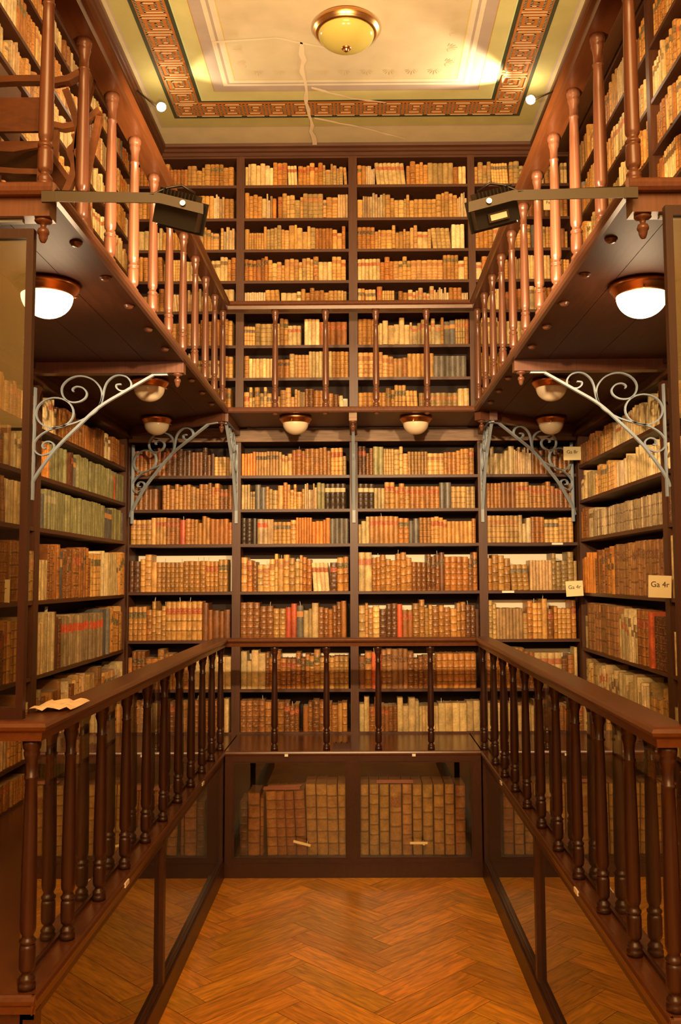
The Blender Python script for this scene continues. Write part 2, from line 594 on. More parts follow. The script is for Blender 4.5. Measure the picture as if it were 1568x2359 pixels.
cream = (.50, .42, .24); olive = (.38, .33, .115); dark = (.035, .035, .010); orange = (.40, .135, .016)
lgreen = (.52, .48, .20); lilac = (.40, .32, .26); white = (.64, .56, .40); center = (.55, .46, .29)
ochre = (.60, .44, .10)
cflat(-5, 5, -3.2, 8.7, cream, 0)
lay = 1
for o_, yo, c in ((.03, .345, lilac), (.045, .36, olive), (.185, .515, dark), (.215, .555, orange),
                  (.445, .79, dark), (.475, .815, (.50, .62, .30)), (.485, .825, lgreen), (.605, .965, (.45, .25, .06)),
                  (.612, .972, lilac), (.70, 1.055, white), (.735, 1.085, lilac), (.755, 1.105, white),
                  (.80, 1.145, ochre), (.808, 1.153, center)):
    frame_rect(o_, yo, c, lay); lay += 1
KEY = ["###########.#.", "#.........#.#.", "#.#######.#.#.", "#.#.....#.#.#.", "#.#.###.#.#.#.",
       "#.#.#...#.#.#.", "#.#.#####.#.#.", "#.#.......#.#.", "#.#########.#.", "#...........#."]
KEY = ["###########.", "#.........#.", "#.#######.#.", "#.#.....#.#.", "#.#.###.#.#.", "#.#.#...#.#.",
       "#.#.#####.#.", "#.#.......#.", "#.#########."]
NKR, NKC = len(KEY), len(KEY[0])
stroke = (.70, .56, .33)
bw = .206                      # painted width of the meander
cw = bw / NKR


def key_cells():
    out = []
    for r, row in enumerate(KEY):
        c = 0
        while c < NKC:
            if row[c] == '#':
                c2 = c
                while c2 < NKC and row[c2] == '#': c2 += 1
                out.append((c, c2, r, r + 1)); c = c2
            else: c += 1
    return out


cells = key_cells()
# end border (runs along x)
yk1, yk0 = CY1 - .565, CY1 - .78
xk0, xk1 = CX0 + .225, CX1 - .225
n = int(round((xk1 - xk0) / .200)); ux = (xk1 - xk0) / n / NKC; uy = (yk1 - yk0) / NKR
for i in range(n):
    for c0, c1, r0, r1 in cells:
        x0 = xk0 + (i * NKC + c0 + .18) * ux; x1 = xk0 + (i * NKC + c1 - .18) * ux
        if r1 - r0 == 1: cflat(x0, x1, yk1 - (r1 - .18) * uy, yk1 - (r0 + .18) * uy, stroke, lay)
    for c in range(NKC):      # vertical joins
        r = 0
        while r < NKR:
            if KEY[r][c] == '#':
                r2 = r
                while r2 < NKR and KEY[r2][c] == '#': r2 += 1
                if r2 - r > 1:
                    cflat(xk0 + (i * NKC + c + .18) * ux, xk0 + (i * NKC + c + .82) * ux,
                          yk1 - (r2 - .18) * uy, yk1 - (r + .18) * uy, stroke, lay)
                r = r2
            else: r += 1
# side borders (run along y)
y_end = yk0 - .004
ulen = .205
nn = int((y_end - 3.5) / ulen)
for sx_, xa, xb in ((-1, CX0 + .225, CX0 + .435), (1, CX1 - .225, CX1 - .435)):
    du = (xb - xa) / NKR; dv = ulen / NKC
    for i in range(nn):
        for c in range(NKC):
            r = 0
            while r < NKR:
                if KEY[r][c] == '#':
                    r2 = r
                    while r2 < NKR and KEY[r2][c] == '#': r2 += 1
                    if r2 - r > 1 or True:
                        xx = sorted((xa + (r + .18) * du, xa + (r2 - .18) * du)); yy = y_end - (i * NKC + c) * dv
                        cflat(xx[0], xx[1], yy - .82 * dv, yy - .18 * dv, stroke, lay)
                    r = r2
                else: r += 1
        for r, row in enumerate(KEY):
            c = 0
            while c < NKC:
                if row[c] == '#':
                    c2 = c
                    while c2 < NKC and row[c2] == '#': c2 += 1
                    if c2 - c > 1:
                        xx = sorted((xa + (r + .18) * du, xa + (r + .82) * du)); yy = y_end - i * NKC * dv
                        cflat(xx[0], xx[1], yy - (c2 - .18) * dv, yy - (c + .18) * dv, stroke, lay)
                    c = c2
                else: c += 1
# faint palmettes round the centre field
faint = (.56, .45, .25)
def palmette(px, py, rot):
    for k in range(-3, 4):
        a = rot + k * .38; ln = .085 - abs(k) * .009
        p = Vector((px, py)); d = Vector((math.sin(a), math.cos(a))); q = Vector((d.y, -d.x)) * .006
        e = p + d * ln; z = ZC - .0012 * lay
        b.cur = ((*faint, 1), (0, 0, 0, 0), (0, 0, 0, 1))
        b.quad((*(p + d * .02 - q * .4), z), (*(e - q), z), (*(e + q), z), (*(p + d * .02 + q * .4), z))
for i in range(9): palmette(-.80 + i * .178 * 1.0, CY1 - 1.30, PI * 0)
for i in range(22):
    palmette(CX0 + .93, 6.9 - i * .2, -PI / 2); palmette(CX1 - .93, 6.9 - i * .2, PI / 2)
# old repaired cracks
def crack(pts, w, col=(.68, .55, .36)):
    z = ZC - .0012 * (lay + 1)
    b.cur = ((*col, 1), (0, 0, 0, 0), (0, 0, 0, 1))
    rr = random.Random(5)
    P = []
    for (xa, ya), (xb, yb) in zip(pts, pts[1:]):
        for k in range(6):
            t = k / 6
            P.append((xa + (xb - xa) * t + rr.uniform(-.012, .012), ya + (yb - ya) * t, w * rr.uniform(.5, 1.3)))
    P.append((*pts[-1], w * .4))
    for (xa, ya, wa), (xb, yb, wb) in zip(P, P[1:]):
        if abs(yb - ya) > abs(xb - xa): b.quad((xa - wa, ya, z), (xb - wb, yb, z), (xb + wb, yb, z), (xa + wa, ya, z))
        else: b.quad((xa, ya - wa, z), (xb, yb - wb, z), (xb, yb + wb, z), (xa, ya + wa, z))
crack([(-.40, 8.28), (-.42, 7.7), (-.43, 7.1), (-.42, 6.6)], .018)
crack([(-.38, 7.25), (-.05, 7.42), (.25, 7.5)], .014)
crack([(-.38, 7.75), (.1, 7.95), (.45, 8.15)], .012)
crack([(-1.1, 6.6), (-.6, 6.55), (-.2, 6.7)], .010)
struct(b, 'ceiling', 'ceiling')

# cornices and the flat boards that close the side bookcases
def cornice(name, poly, a, bb, fr):
    m = MB(); m.prism(poly, a, bb, fr); struct(m, name, 'wood_y')
cprof = [(0, 0), (.0, .03), (.02, .035), (.02, .06), (.05, .07), (.055, .098), (-.25, .098), (-.25, 0)]
m = MB(); m.prism([(u, v) for u, v in cprof], -2.2, 2.1, lambda u, v, w: (w, YB - .01 - u, 6.362 + v))
struct(m, 'trim_2', 'wood_x')
side = [(0, 0), (0, .02), (.02, .022), (.02, .045), (.035, .05), (.035, .085), (-.32, .085), (-.32, 0)]
m = MB(); m.prism([(u, v) for u, v in side], 2.2, YB, lambda u, v, w: (-1.835 + u, w, 6.375 + v)); struct(m, 'trim_3', 'wood_y')
m = MB(); m.prism([(u, v) for u, v in side], 2.2, YB, lambda u, v, w: (1.655 - u, w, 6.375 + v)); struct(m, 'trim_4', 'wood_y')

# ------------------------------------------------------------------ bookcases
ROWS = []     # (wall, bay name, origin, t, n, length, z, free height, shelf number from top)
ORD = ['top', 'second', 'third', 'fourth', 'fifth', 'sixth', 'seventh', 'eighth', 'ninth']


def bookcase(bay, where, wall, a0, a1, p0, p1, shelves, ztop, zbot, label, frieze=None, books=True, bmin=None, backing={}):
    """uprights at a0-p0 and a1-p1 along the wall; shelves = heights of the board tops, lowest first"""
    if wall == 'back':
        fr = lambda t, n_, z: (t, YB - n_, z); vm, hm = 'wood_v', 'wood_x'
    elif wall == 'left':
        fr = lambda t, n_, z: (WL + n_, t, z); vm, hm = 'wood_v', 'wood_y'
    else:
        fr = lambda t, n_, z: (WR - n_, t, z); vm, hm = 'wood_v', 'wood_y'

    def bx(m, t0, t1, n0, n1, z0, z1):
        A = fr(t0, n0, z0); B = fr(t1, n1, z1)
        m.box(min(A[0], B[0]), max(A[0], B[0]), min(A[1], B[1]), max(A[1], B[1]), z0, z1)
    base = fr((a0 + p1) / 2, -BD / 2, zbot)
    T = thing('bookcase', base, label, 'bookcase', 'bookcases lining the book hall')
    m = MB(); bx(m, a0, a1, -BD, 0, zbot, ztop); m.build('upright', vm, T)
    if p1 > p0: m = MB(); bx(m, p0, p1, -BD, 0, zbot, ztop); m.build('upright', vm, T)
    m = MB(); bx(m, a0, p1, -BD, -BD + .012, zbot, ztop); m.build('back_panel', 'back', T)
    for i, z in enumerate(shelves):
        if i == 0 and zbot > z - .05: th = .02
        else: th = .027
        m = MB(); bx(m, a1, p0, -BD + .012, -.004, z - th, z); m.build('shelf', hm, T)
    m = MB(); bx(m, a1, p0, -BD + .012, -.004, ztop - .03, ztop); m.build('top_board', hm, T)
    for i_, hb in backing.items():  # cream stops part way up; shelf shade above put in as dark panel
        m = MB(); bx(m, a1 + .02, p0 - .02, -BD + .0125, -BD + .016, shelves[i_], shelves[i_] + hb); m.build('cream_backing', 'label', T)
    if frieze:
        m = MB(); bx(m, a0, p1, 0, .014, ztop - .012, frieze); bx(m, a0, p1, 0, .03, ztop - .03, ztop + .004)
        m.build('frieze_board', 'frieze' if wall == 'back' else 'wood_y', T)
    zs = list(shelves) + [ztop - .03]
    if books:
        for i, z in enumerate(shelves):
            num = len(shelves) - 1 - i
            s0 = max(a1, bmin) if bmin else a1
            tv = (1, 0, 0) if wall == 'back' else (0, 1, 0)
            nv = {'back': (0, -1, 0), 'left': (1, 0, 0), 'right': (-1, 0, 0)}[wall]
            ROWS.append(dict(bay=bay, where=where, o=Vector(fr(s0, 0, z)), t=Vector(tv), n=Vector(nv), L=p0 - s0,
                             H=zs[i + 1] - (.027 if i + 1 < len(shelves) else 0) - z, z=z, num=num, i=i, nsh=len(shelves)))
    return T


LOWB = [1.015, 1.396, 1.834, 2.272, 2.705, 3.023, 3.334]
UPB = [3.862, 4.243, 4.549, 4.874, 5.163, 5.462, 5.763, 6.083]
bx_l = [(-2.16, -2.10, -1.160, -1.083), (-1.160, -1.083, -.085, -.012), (-.085, -.012, 1.088, 1.165), (1.088, 1.165, 1.985, 2.03)]
bx_u = [(-2.16, -2.10, -1.137, -1.063), (-1.137, -1.063, -.085, -.005), (-.085, -.005, 1.034, 1.100), (1.034, 1.100, 1.985, 2.03)]
bn = ['far left', 'centre left', 'centre right', 'far right']
for i, (a, a1, p, p1) in enumerate(bx_l):
    # neighbouring cases share the upright, so only the last bay adds its own right one
    bookcase('BL%d' % i, 'lower %s end bookcase' % bn[i], 'back', a, a1, p, p1 if i == 3 else p, LOWB, 3.67, .985,
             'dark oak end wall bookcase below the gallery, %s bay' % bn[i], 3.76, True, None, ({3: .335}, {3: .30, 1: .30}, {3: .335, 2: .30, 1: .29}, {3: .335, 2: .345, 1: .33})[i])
for i, (a, a1, p, p1) in enumerate(bx_u):
    bookcase('BU%d' % i, 'upper %s end bookcase' % bn[i], 'back', a, a1, p, p1 if i == 3 else p, UPB, 6.373, 3.815,
             'oak end wall bookcase above the upper gallery, %s bay' % bn[i], None, True, None, {0: .235} if i in (1, 2) else {})
LOWS = [1.012, 1.262, 1.765, 2.252, 2.731, 3.077, 3.395]
UPL = [3.842, 4.22, 4.545, 4.87, 5.19, 5.515, 5.805, 6.140]
UPR = [3.842, 4.22, 4.555, 4.90, 5.245, 5.60, 5.990]
for wall, lows, ups, nm in (('left', LOWS, UPL, 'left'), ('right', LOWS, UPR, 'right')):
    pf = 5.92 if wall == 'left' else 5.88
    bookcase(nm[0] + 'LF', 'lower %s wall far bookcase' % nm, wall, pf, pf + .085, 8.22, 8.30, lows, 3.70, .985,
             'dark oak bookcase on %s wall below the gallery, far bay' % nm, 3.77)
    bookcase(nm[0] + 'LN', 'lower %s wall near bookcase' % nm, wall, 3.15, 3.22, pf, pf, lows, 3.70, .985,
             'dark oak bookcase on %s wall below the gallery, cut by the picture edge' % nm, 3.77, True, 4.6)
    bookcase(nm[0] + 'UF', 'upper %s wall far bookcase' % nm, wall, pf + .07, pf + .14, 8.22, 8.30, ups, 6.375, 3.815,
             'oak bookcase on %s wall above the upper gallery, far bay' % nm)
    bookcase(nm[0] + 'UN', 'upper %s wall near bookcase' % nm, wall, 3.15, 3.22, pf + .07, pf + .07, ups, 6.375, 3.815,
             'oak bookcase on %s wall above the upper gallery, near bay cut off' % nm, None, True, 4.4)

# ------------------------------------------------------------------ lower gallery: glazed cabinets with a walkway on top
def nosing(m, p, q, out, zt, th=.065, proj=.018):
    """edge moulding between two points, bulging towards 'out'"""
    p = Vector(p); q = Vector(q); out = Vector(out)
    prof = [(-.012, 0), (-.004, 0), (.001, -.006), (.006, -.018), (.002, -.032), (-.006, -.040), (-.009, -th), (-.012, -th)]
    def fr(u, v, w):
        b_ = p.lerp(q, w); return b_ + out * (u + proj * 0) + Vector((0, 0, zt + v))
    m.prism(prof, 0, 1, fr)


def side_cabinet(sgn, xe, wallx, yn, ypost, nm):
    T = thing('glazed_cabinet', ((xe + wallx) / 2, (yn + YD) / 2, 0),
              'low dark oak cabinet with long glass front under the %s walkway' % nm, 'cabinet', 'glazed cabinets round the well')
    inn = lambda d: xe + sgn * d       # d metres into the cabinet
    def bx(m, d0, d1, y0, y1, z0, z1):
        a, c = sorted((inn(d0), inn(d1))); m.box(a, c, y0, y1, z0, z1)
    m = MB(); bx(m, .012, abs(wallx - xe) + BD - .01, yn + .012, YB - .0, .955, ZD); m.build('walkway_top', 'deck', T)
    m = MB()
    nosing(m, (xe, yn, 0), (xe, YD, 0), (-sgn, 0, 0), ZD); nosing(m, (xe, yn, 0), (wallx, yn, 0), (0, -1, 0), ZD)
    m.build('edge_moulding', 'rail', T)
    m = MB(); bx(m, .0, .075, yn + .03, YD, .0, .13); bx(m, .012, .030, yn + .03, YD, .13, .145)
    bx(m, .012, .06, yn + .03, YD, .905, .955); m.build('frame_rail', 'frame', T)
    m = MB(); bx(m, .030, .042, yn + .06, YD - .02, .128, .150); m.build('bead', 'rail', T)
    for y0, y1 in ((yn + .03, yn + .09), (ypost, ypost + .055), (YD - .055, YD + .02)):
        m = MB(); bx(m, .008, .06, y0, y1, .13, .93); m.build('stile', 'frame', T)
    for y0, y1 in ((yn + .09, ypost), (ypost + .055, YD - .055)):
        m = MB(); bx(m, .034, .038, y0, y1, .13, .93); m.build('glass_pane', 'glass_case', T)
    m = MB(); bx(m, .05, abs(wallx - xe), yn + .03, yn + .07, 0, .955); m.build('end_panel', 'frame', T)
    m = MB(); bx(m, .55, .57, yn + .07, YD, 0.0, .955); m.build('inner_back', 'inside', T)
    m = MB(); bx(m, .075, .55, yn + .07, YD, .09, .11); m.build('inner_shelf', 'inside', T)
    return T


CL = side_cabinet(-1, XL, WL, YNL, 5.24, 'left')
CR = side_cabinet(1, XR, WR, YNR, 5.28, 'right')
T = thing('glazed_cabinet', ((XL + XR) / 2, 7.7, 0), 'low dark oak end cabinet holding huge folios behind two glass doors', 'cabinet',
          'glazed cabinets round the well')
m = MB(); m.box(XL - .0, XR + .0, YD + .012, YB, .955, ZD); m.build('walkway_top', 'deck', T)
m = MB(); nosing(m, (XL, YD, 0), (XR, YD, 0), (0, -1, 0), ZD); m.build('edge_moulding', 'rail', T)
m = MB(); m.box(XL, XR, YD, YD + .04, 0, .10); m.box(XL, XR, YD - .004, YD + .04, .10, .112); m.box(XL, XR, YD + .005, YD + .04, .112, .145)
m.build('plinth', 'frame', T)
m = MB(); m.box(XL, XR, YD + .005, YD + .04, .912, .955); m.build('top_rail', 'frame', T)
for x0, x1 in ((XL, -1.03), (-.114, -.017), (.90, XR)):
    m = MB(); m.box(x0, x1, YD + .002, YD + .045, .145, .912); m.build('stile', 'frame', T)
for x0, x1 in ((-1.03, -.114), (-.017, .90)):
    d = MB(); d.box(x0, x1, YD + .012, YD + .028, .145, .157); d.box(x0, x1, YD + .012, YD + .028, .902, .912)
    d.box(x0, x0 + .01, YD + .012, YD + .028, .157, .902); d.box(x1 - .01, x1, YD + .012, YD + .028, .157, .902)
    D = d.build('door', 'frame', T)
    m = MB(); m.box(x0 + .01, x1 - .01, YD + .018, YD + .022, .157, .902); m.build('glass_pane', 'glass_door', D)
    kx = -.43 if x0 < -.5 else .50
    m = MB(); m.lathe([(0, .012), (.004, .012), (.006, .008), (.012, .006)], (kx, YD + .011, .275), 12, 'Y'); 
    m.v = [(x, 2 * (YD + .011) - y, z) for x, y, z in m.v]
    m.box(kx - .003, kx + .003, YD - .035, YD - .0, .268, .282)
    m.lathe([(0, .011), (.004, .011)], (kx, YD - .045, .275), 12, 'Y')
    m.build('key', 'nickel', D)
m = MB(); m.box(XL, XR, YB - .05, YB - .03, 0, .955); m.build('inner_back', 'inside', T)
m = MB(); m.box(XL, XR, YD + .045, YB - .05, .125, .145); m.build('inner_shelf', 'inside', T)
for x0, x1 in ((XL, XL + .015), (XR - .015, XR)):
    m = MB(); m.box(x0, x1, YD + .05, YB - .05, .145, .955); m.build('inner_side', 'inside', T)
for kx, a, lab in ((-.47, -.25, 'wooden key tag hanging on the left folio door'), (.46, 0.0, 'wooden key tag hanging on the right folio door')):
    m = MB(); c, s = math.cos(a), math.sin(a)
    m.obox((kx, YD - .052, .285), (.07 * c, 0, .07 * s), (0, .003, 0), (-.009 * s, 0, .009 * c))
    tag(m.build('key_tag', 'card'), lab, 'key tag')

# ------------------------------------------------------------------ balustrades
BAL = [(0, .033), (.020, .033), (.024, .028), (.030, .031), (.037, .031), (.043, .026), (.050, .020), (.056, .019), (.062, .027),
       (.070, .030), (.080, .031), (.135, .031), (.146, .029), (.150, .023), (.154, .031), (.162, .032), (.168, .025), (.174, .0225),
       (.180, .0225), (.190, .029), (.205, .031), (.40, .0295), (.60, .0255), (.700, .0225), (.703, .026), (.711, .0265), (.714, .0225),
       (.750, .0225), (.768, .025), (.780, .030), (.790, .032), (.800, .029), (.806, .034), (.820, .036), (.838, .036)]
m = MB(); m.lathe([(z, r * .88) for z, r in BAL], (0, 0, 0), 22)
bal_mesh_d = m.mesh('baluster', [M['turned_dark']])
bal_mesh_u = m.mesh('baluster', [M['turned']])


def add_bal(parent, x, y, z, h, mesh):
    o = bpy.data.objects.new('baluster', mesh); COL.objects.link(o); o.parent = parent
    p = parent['_o']; o.location = (x - p[0], y - p[1], z - p[2]); o.scale = (1, 1, h / .838)
    o['_skip'] = 1
    return o


def rail_prof(w=.13):
    h = w / 2
    return [(-h + .008, 0), (-h, -.006), (-h - .006, -.018), (-h, -.030), (-h + .008, -.036), (-h + .014, -.040), (-h + .018, -.068),
            (h - .018, -.068), (h - .014, -.040), (h - .008, -.036), (h, -.030), (h + .006, -.018), (h, -.006), (h - .008, 0)]


def rail(parent, p, q, zt, w=.13, m0=0, m1=0, mat='rail'):
    """handrail with mitred ends: m0/m1 = shift of the end per metre of offset"""
    p = Vector((*p, 0)); q = Vector((*q, 0)); d = (q - p).normalized(); side = Vector((d.y, -d.x, 0)); ln = (q - p).length
    m = MB()
    m.prism(rail_prof(w), 0, 1, lambda u, v, t: p + side * u + d * ((ln + m1 * u) * t + (m0 * u) * (1 - t)) + Vector((0, 0, zt + v)))
    return m.build('handrail', mat, parent)


def balustrade(label, pts, zt, zb, bals, mesh, glass=None, mat='rail'):
    c = pts[len(pts) // 2]
    T = thing('balustrade', (c[0], c[1], zb), label, 'balustrade', 'balustrades round the well')
    dirs = [(Vector((*b_, 0)) - Vector((*a, 0))).normalized() for a, b_ in zip(pts, pts[1:])]
    for i, (a, b_) in enumerate(zip(pts, pts[1:])):
        def miter(d, e):      # end shift for the side offset
            cr = d.x * e.y - d.y * e.x
            return cr
        m0 = 0 if i == 0 else -miter(dirs[i - 1], dirs[i])
        m1 = 0 if i == len(dirs) - 1 else miter(dirs[i], dirs[i + 1])
        rail(T, a, b_, zt, .13, m0, m1, mat)
    for x, y in bals: add_bal(T, x, y, zb, zt - .068 - zb, mesh)
    if glass:
        for (x0, y0, x1, y1) in glass:
            m = MB(); d = (Vector((x1, y1, 0)) - Vector((x0, y0, 0))).normalized(); nn_ = Vector((d.y, -d.x, 0)) * .002
            c_ = Vector(((x0 + x1) / 2, (y0 + y1) / 2, (zb + .005 + zt - .075) / 2)); hl = (Vector((x1, y1, 0)) - Vector((x0, y0, 0))).length / 2
            m.obox(c_, d * hl, nn_, (0, 0, (zt - .08 - zb) / 2)); m.build('glass_pane', 'glass_rail', T)
            m = MB(); m.obox(Vector((c_.x, c_.y, zb + .008)), d * hl, nn_ * 4.5, (0, 0, .008)); m.build('glass_channel', 'frame', T)
    return T


SP = .432
xbl, xbr = -1.141, 1.006
ybb = 7.54
lb = [(xbl, YNL + .05 + i * SP) for i in range(11)]
rb = [(xbr, YNR + .05 + i * SP) for i in range(10)] + [(xbr, ybb)]
bb = [(x, ybb) for x in (-.699, -.275, .148, .575)]
# the lower rail is three straight runs, mitred where they meet
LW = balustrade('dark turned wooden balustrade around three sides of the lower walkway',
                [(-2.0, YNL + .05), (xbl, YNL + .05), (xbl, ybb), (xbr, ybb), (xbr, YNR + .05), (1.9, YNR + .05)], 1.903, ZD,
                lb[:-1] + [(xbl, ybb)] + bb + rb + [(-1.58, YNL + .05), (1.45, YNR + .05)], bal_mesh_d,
                [(xbl - .04, YNL + .09, xbl - .04, 5.35), (xbl - .04, 5.36, xbl - .04, ybb + .04),
                 (xbr + .04, YNR + .09, xbr + .04, 5.35), (xbr + .04, 5.36, xbr + .04, ybb + .04)])
ub_l = [(xbl, YNU + .05 + i * SP) for i in range(10)] + [(xbl, ybb)]
ub_r = [(xbr, YNU + .05 + i * SP) for i in range(10)] + [(xbr, ybb)]
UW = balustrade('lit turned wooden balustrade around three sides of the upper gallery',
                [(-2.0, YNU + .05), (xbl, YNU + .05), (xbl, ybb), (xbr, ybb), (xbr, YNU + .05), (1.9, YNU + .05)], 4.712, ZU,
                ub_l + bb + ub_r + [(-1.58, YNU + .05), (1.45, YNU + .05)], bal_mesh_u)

# ------------------------------------------------------------------ upper gallery
G = thing('upper_gallery', (0, 7.9, 3.772), 'dark oak upper gallery deck running round three sides of the hall', 'gallery')
m = MB()
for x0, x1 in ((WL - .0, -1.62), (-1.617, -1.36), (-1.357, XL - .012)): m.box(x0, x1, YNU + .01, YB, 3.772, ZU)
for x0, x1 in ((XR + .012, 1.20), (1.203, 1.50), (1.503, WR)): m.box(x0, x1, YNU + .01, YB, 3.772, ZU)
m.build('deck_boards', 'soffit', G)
m = MB(); m.box(XL - .012, XR + .012, YD + .012, YB - .0, 3.772, ZU); m.build('deck_boards', 'wood_x', G)
m = MB()
def nos(p, q, out):
    p = Vector(p); q = Vector(q); out = Vector(out)
    prof = [(-.02, .002), (0, .002), (.010, -.006), (.014, -.020), (.010, -.034), (0, -.044), (-.02, -.044)]
    m.prism(prof, 0, 1, lambda u, v, w: p.lerp(q, w) + out * u + Vector((0, 0, ZU + v)))
nos((XL, YNU, 0), (XL, YD, 0), (1, 0, 0)); nos((XR, YNU, 0), (XR, YD, 0), (-1, 0, 0)); nos((XL, YD, 0), (XR, YD, 0), (0, -1, 0))
nos((WL, YNU, 0), (XL, YNU, 0), (0, -1, 0)); nos((XR, YNU, 0), (WR, YNU, 0), (0, -1, 0))
m.build('edge_moulding', 'turned', G)
for sg, xe, wx in ((-1, XL, WL), (1, XR, WR)):
    for y0 in (YNU + .03, 5.72):
        a, c = sorted((xe + sg * .02, wx - sg * .0)); m = MB(); m.box(a, c, y0, y0 + .075, 3.70, 3.772)
        m.build('beam', 'turned', G)
    # diagonal corner beam
    p = Vector((xe + sg * .02, YD + .03, 3.736)); q = Vector((wx - sg * .02, YB - .03, 3.736)); d = (q - p); s_ = Vector((-d.y, d.x, 0)).normalized()
    m = MB(); m.obox((p + q) / 2, d / 2, s_ * .035, (0, 0, .036)); m.build('beam', 'turned', G)
    # moulding along the wall, above the side cases
    a, c = sorted((wx, wx - sg * .05)); m = MB(); m.box(a, c, YNU + .2, YB, 3.735, 3.772); m.build('wall_moulding', 'wood_y', G)
for x in (-1.122, -.048, 1.125):
    m = MB(); m.box(x - .033, x + .033, YD + .03, YB - .016, 3.70, 3.772); m.build('beam', 'frieze' if x == -.048 else 'turned', G)
# acorn pendants
FIN = [(0, .004), (-.0, .030), (-.006, .032), (-.012, .026), (-.016, .012), (-.030, .009), (-.034, .018), (-.044, .022), (-.052, .021),
       (-.056, .017), (-.070, .015), (-.082, .010), (-.088, .003)]
m = MB(); m.lathe(FIN, (0, 0, 0), 16); fin_mesh = m.mesh('pendant', [M['turned']])
for x, y in ((-1.15, YNU + .07), (1.04, YNU + .07), (-1.16, 5.757), (1.04, 5.757), (-1.15, YD + .07), (1.03, YD + .07), (-.048, YD + .06)):
    o = bpy.data.objects.new('pendant', fin_mesh); COL.objects.link(o); o.parent = G; o['_skip'] = 1
    o.location = (x, y - 7.9, 3.70 - 3.772)
CAP = [(0, .026), (-.006, .026), (-.010, .020), (-.014, .020), (-.018, .013), (-.021, .004)]
m = MB(); m.lathe(CAP, (0, 0, 0), 16); cap_mesh = m.mesh('bolt_cap', [M['turned']])
for x, y in [p for p in ub_l[1:-1]] + [p for p in ub_r[1:-1]] + [(x, YD + .05) for x in (-.70, -.28, .15, .575)]:
    o = bpy.data.objects.new('bolt_cap', cap_mesh); COL.objects.link(o); o.parent = G; o['_skip'] = 1
    o.location = (x - (.02 if x < -1 else -.035 if x > 1 else 0), y - 7.9, 0)

# ------------------------------------------------------------------ iron scroll brackets
def sm(pts, n=6):
    """smooth closed-form curve through 2-D points (Catmull-Rom)"""
    out = []
    P = [pts[0]] + list(pts) + [pts[-1]]
    for i in range(1, len(P) - 2):
        p0, p1, p2, p3 = P[i - 1:i + 3]
        for k in range(n):
            t = k / n
            out.append(tuple(.5 * ((2 * p1[j]) + (-p0[j] + p2[j]) * t + (2 * p0[j] - 5 * p1[j] + 4 * p2[j] - p3[j]) * t * t +
                                   (-p0[j] + 3 * p1[j] - 3 * p2[j] + p3[j]) * t ** 3) for j in (0, 1)))
    out.append(pts[-1])
    return out


SCR = [(435, 385), (425, 365), (440, 342), (475, 332), (520, 350), (550, 400), (540, 455), (490, 498), (425, 505), (370, 475),
       (335, 410), (335, 330), (380, 260), (450, 220), (530, 220), (610, 262), (665, 340), (685, 420), (675, 510), (635, 600), (560, 670),
       (470, 725), (370, 762), (260, 795), (170, 850), (112, 920), (95, 990), (115, 1050), (165, 1085), (225, 1070), (268, 1025),
       (275, 975), (240, 938), (195, 945), (172, 980), (185, 1010), (205, 1005)]
SCR2 = [(650, 580), (680, 500), (695, 420), (705, 350), (730, 280), (780, 225), (840, 208), (900, 230), (935, 285), (935, 340), (900, 375),
        (850, 382), (812, 350), (810, 315), (850, 308)]
DIA = [(1255, 205), (1130, 207), (880, 390), (660, 560), (480, 770), (300, 1000), (170, 1220), (95, 1375), (72, 1470)]
CIR = [(275 + 163 * math.cos(a * PI / 16), 622 + 168 * math.sin(a * PI / 16)) for a in range(32)]


def bracket(wallpt, d, sx=1.0, label='', top=3.70, group='iron scroll brackets under the upper gallery'):
    """wallpt = foot of the vertical bar on the post, d = unit direction out under the deck"""
    d = Vector((*d, 0)).normalized(); w = Vector((*wallpt, 0)); nrm = Vector((-d.y, d.x, 0))
    kx = .000655 * sx; kz = .000585
    P = lambda u, v: w + d * ((u - 95) * kx) + Vector((0, 0, top - (v - 195) * kz))
    T = thing('scroll_bracket', (w.x, w.y, top - .8), label, 'bracket', group)
    m = MB(); m.sweep([P(100, 340), P(98, 900), P(96, 1575)], nrm, .028, .012); m.build('wall_bar', 'iron', T)
    m = MB(); m.sweep([P(u, v) for u, v in sm(DIA[1:], 5)], nrm, .026, .015)
    m.sweep([P(*DIA[0]), P(*DIA[1]), P(1110, 218)], nrm, .024, .010); m.build('strut', 'iron', T)
    m = MB(); m.sweep([P(u, v) for u, v in sm(SCR, 4)], nrm, .022, .009); m.build('scroll', 'iron', T)
    m = MB(); m.sweep([P(u, v) for u, v in sm(SCR2, 4)], nrm, .022, .009); m.build('scroll', 'iron', T)
    m = MB(); m.sweep([P(u, v) for u, v in CIR], nrm, .022, .009, True); m.build('ring', 'iron', T)
    return T


bracket((WL + .035, 5.757), (1, 0), 1.12, 'pale iron scroll bracket on the left wall under the gallery beam')
bracket((WR - .035, 5.757), (-1, 0), 1.12, 'pale iron scroll bracket on the right wall under the gallery beam')
dl = Vector((XL - WL, -(YB - YD)))
bracket((WL + .04, YB - .035), (1.0, -.80), 1.50, 'iron scroll bracket set diagonally in the left end corner')
bracket((WR - .04, YB - .035), (-1.0, -.80), 1.42, 'iron scroll bracket set diagonally in the right end corner')
bracket((-1.122, YB - .012), (0, -1), .95, 'scroll bracket seen edge-on at the left upright of the end wall')
bracket((-.048, YB - .012), (0, -1), .95, 'scroll bracket seen edge-on at the middle upright of the end wall')
bracket((1.125, YB - .012), (0, -1), .95, 'scroll bracket seen edge-on at the right upright of the end wall')
bracket((WL + .035, YNU + .07), (1, 0), 1.12, 'scroll bracket behind the left glass screen, only its tip showing')
bracket((WR - .035, YNU + .07), (-1, 0), 1.12, 'scroll bracket behind the right glass screen, only its tip showing')

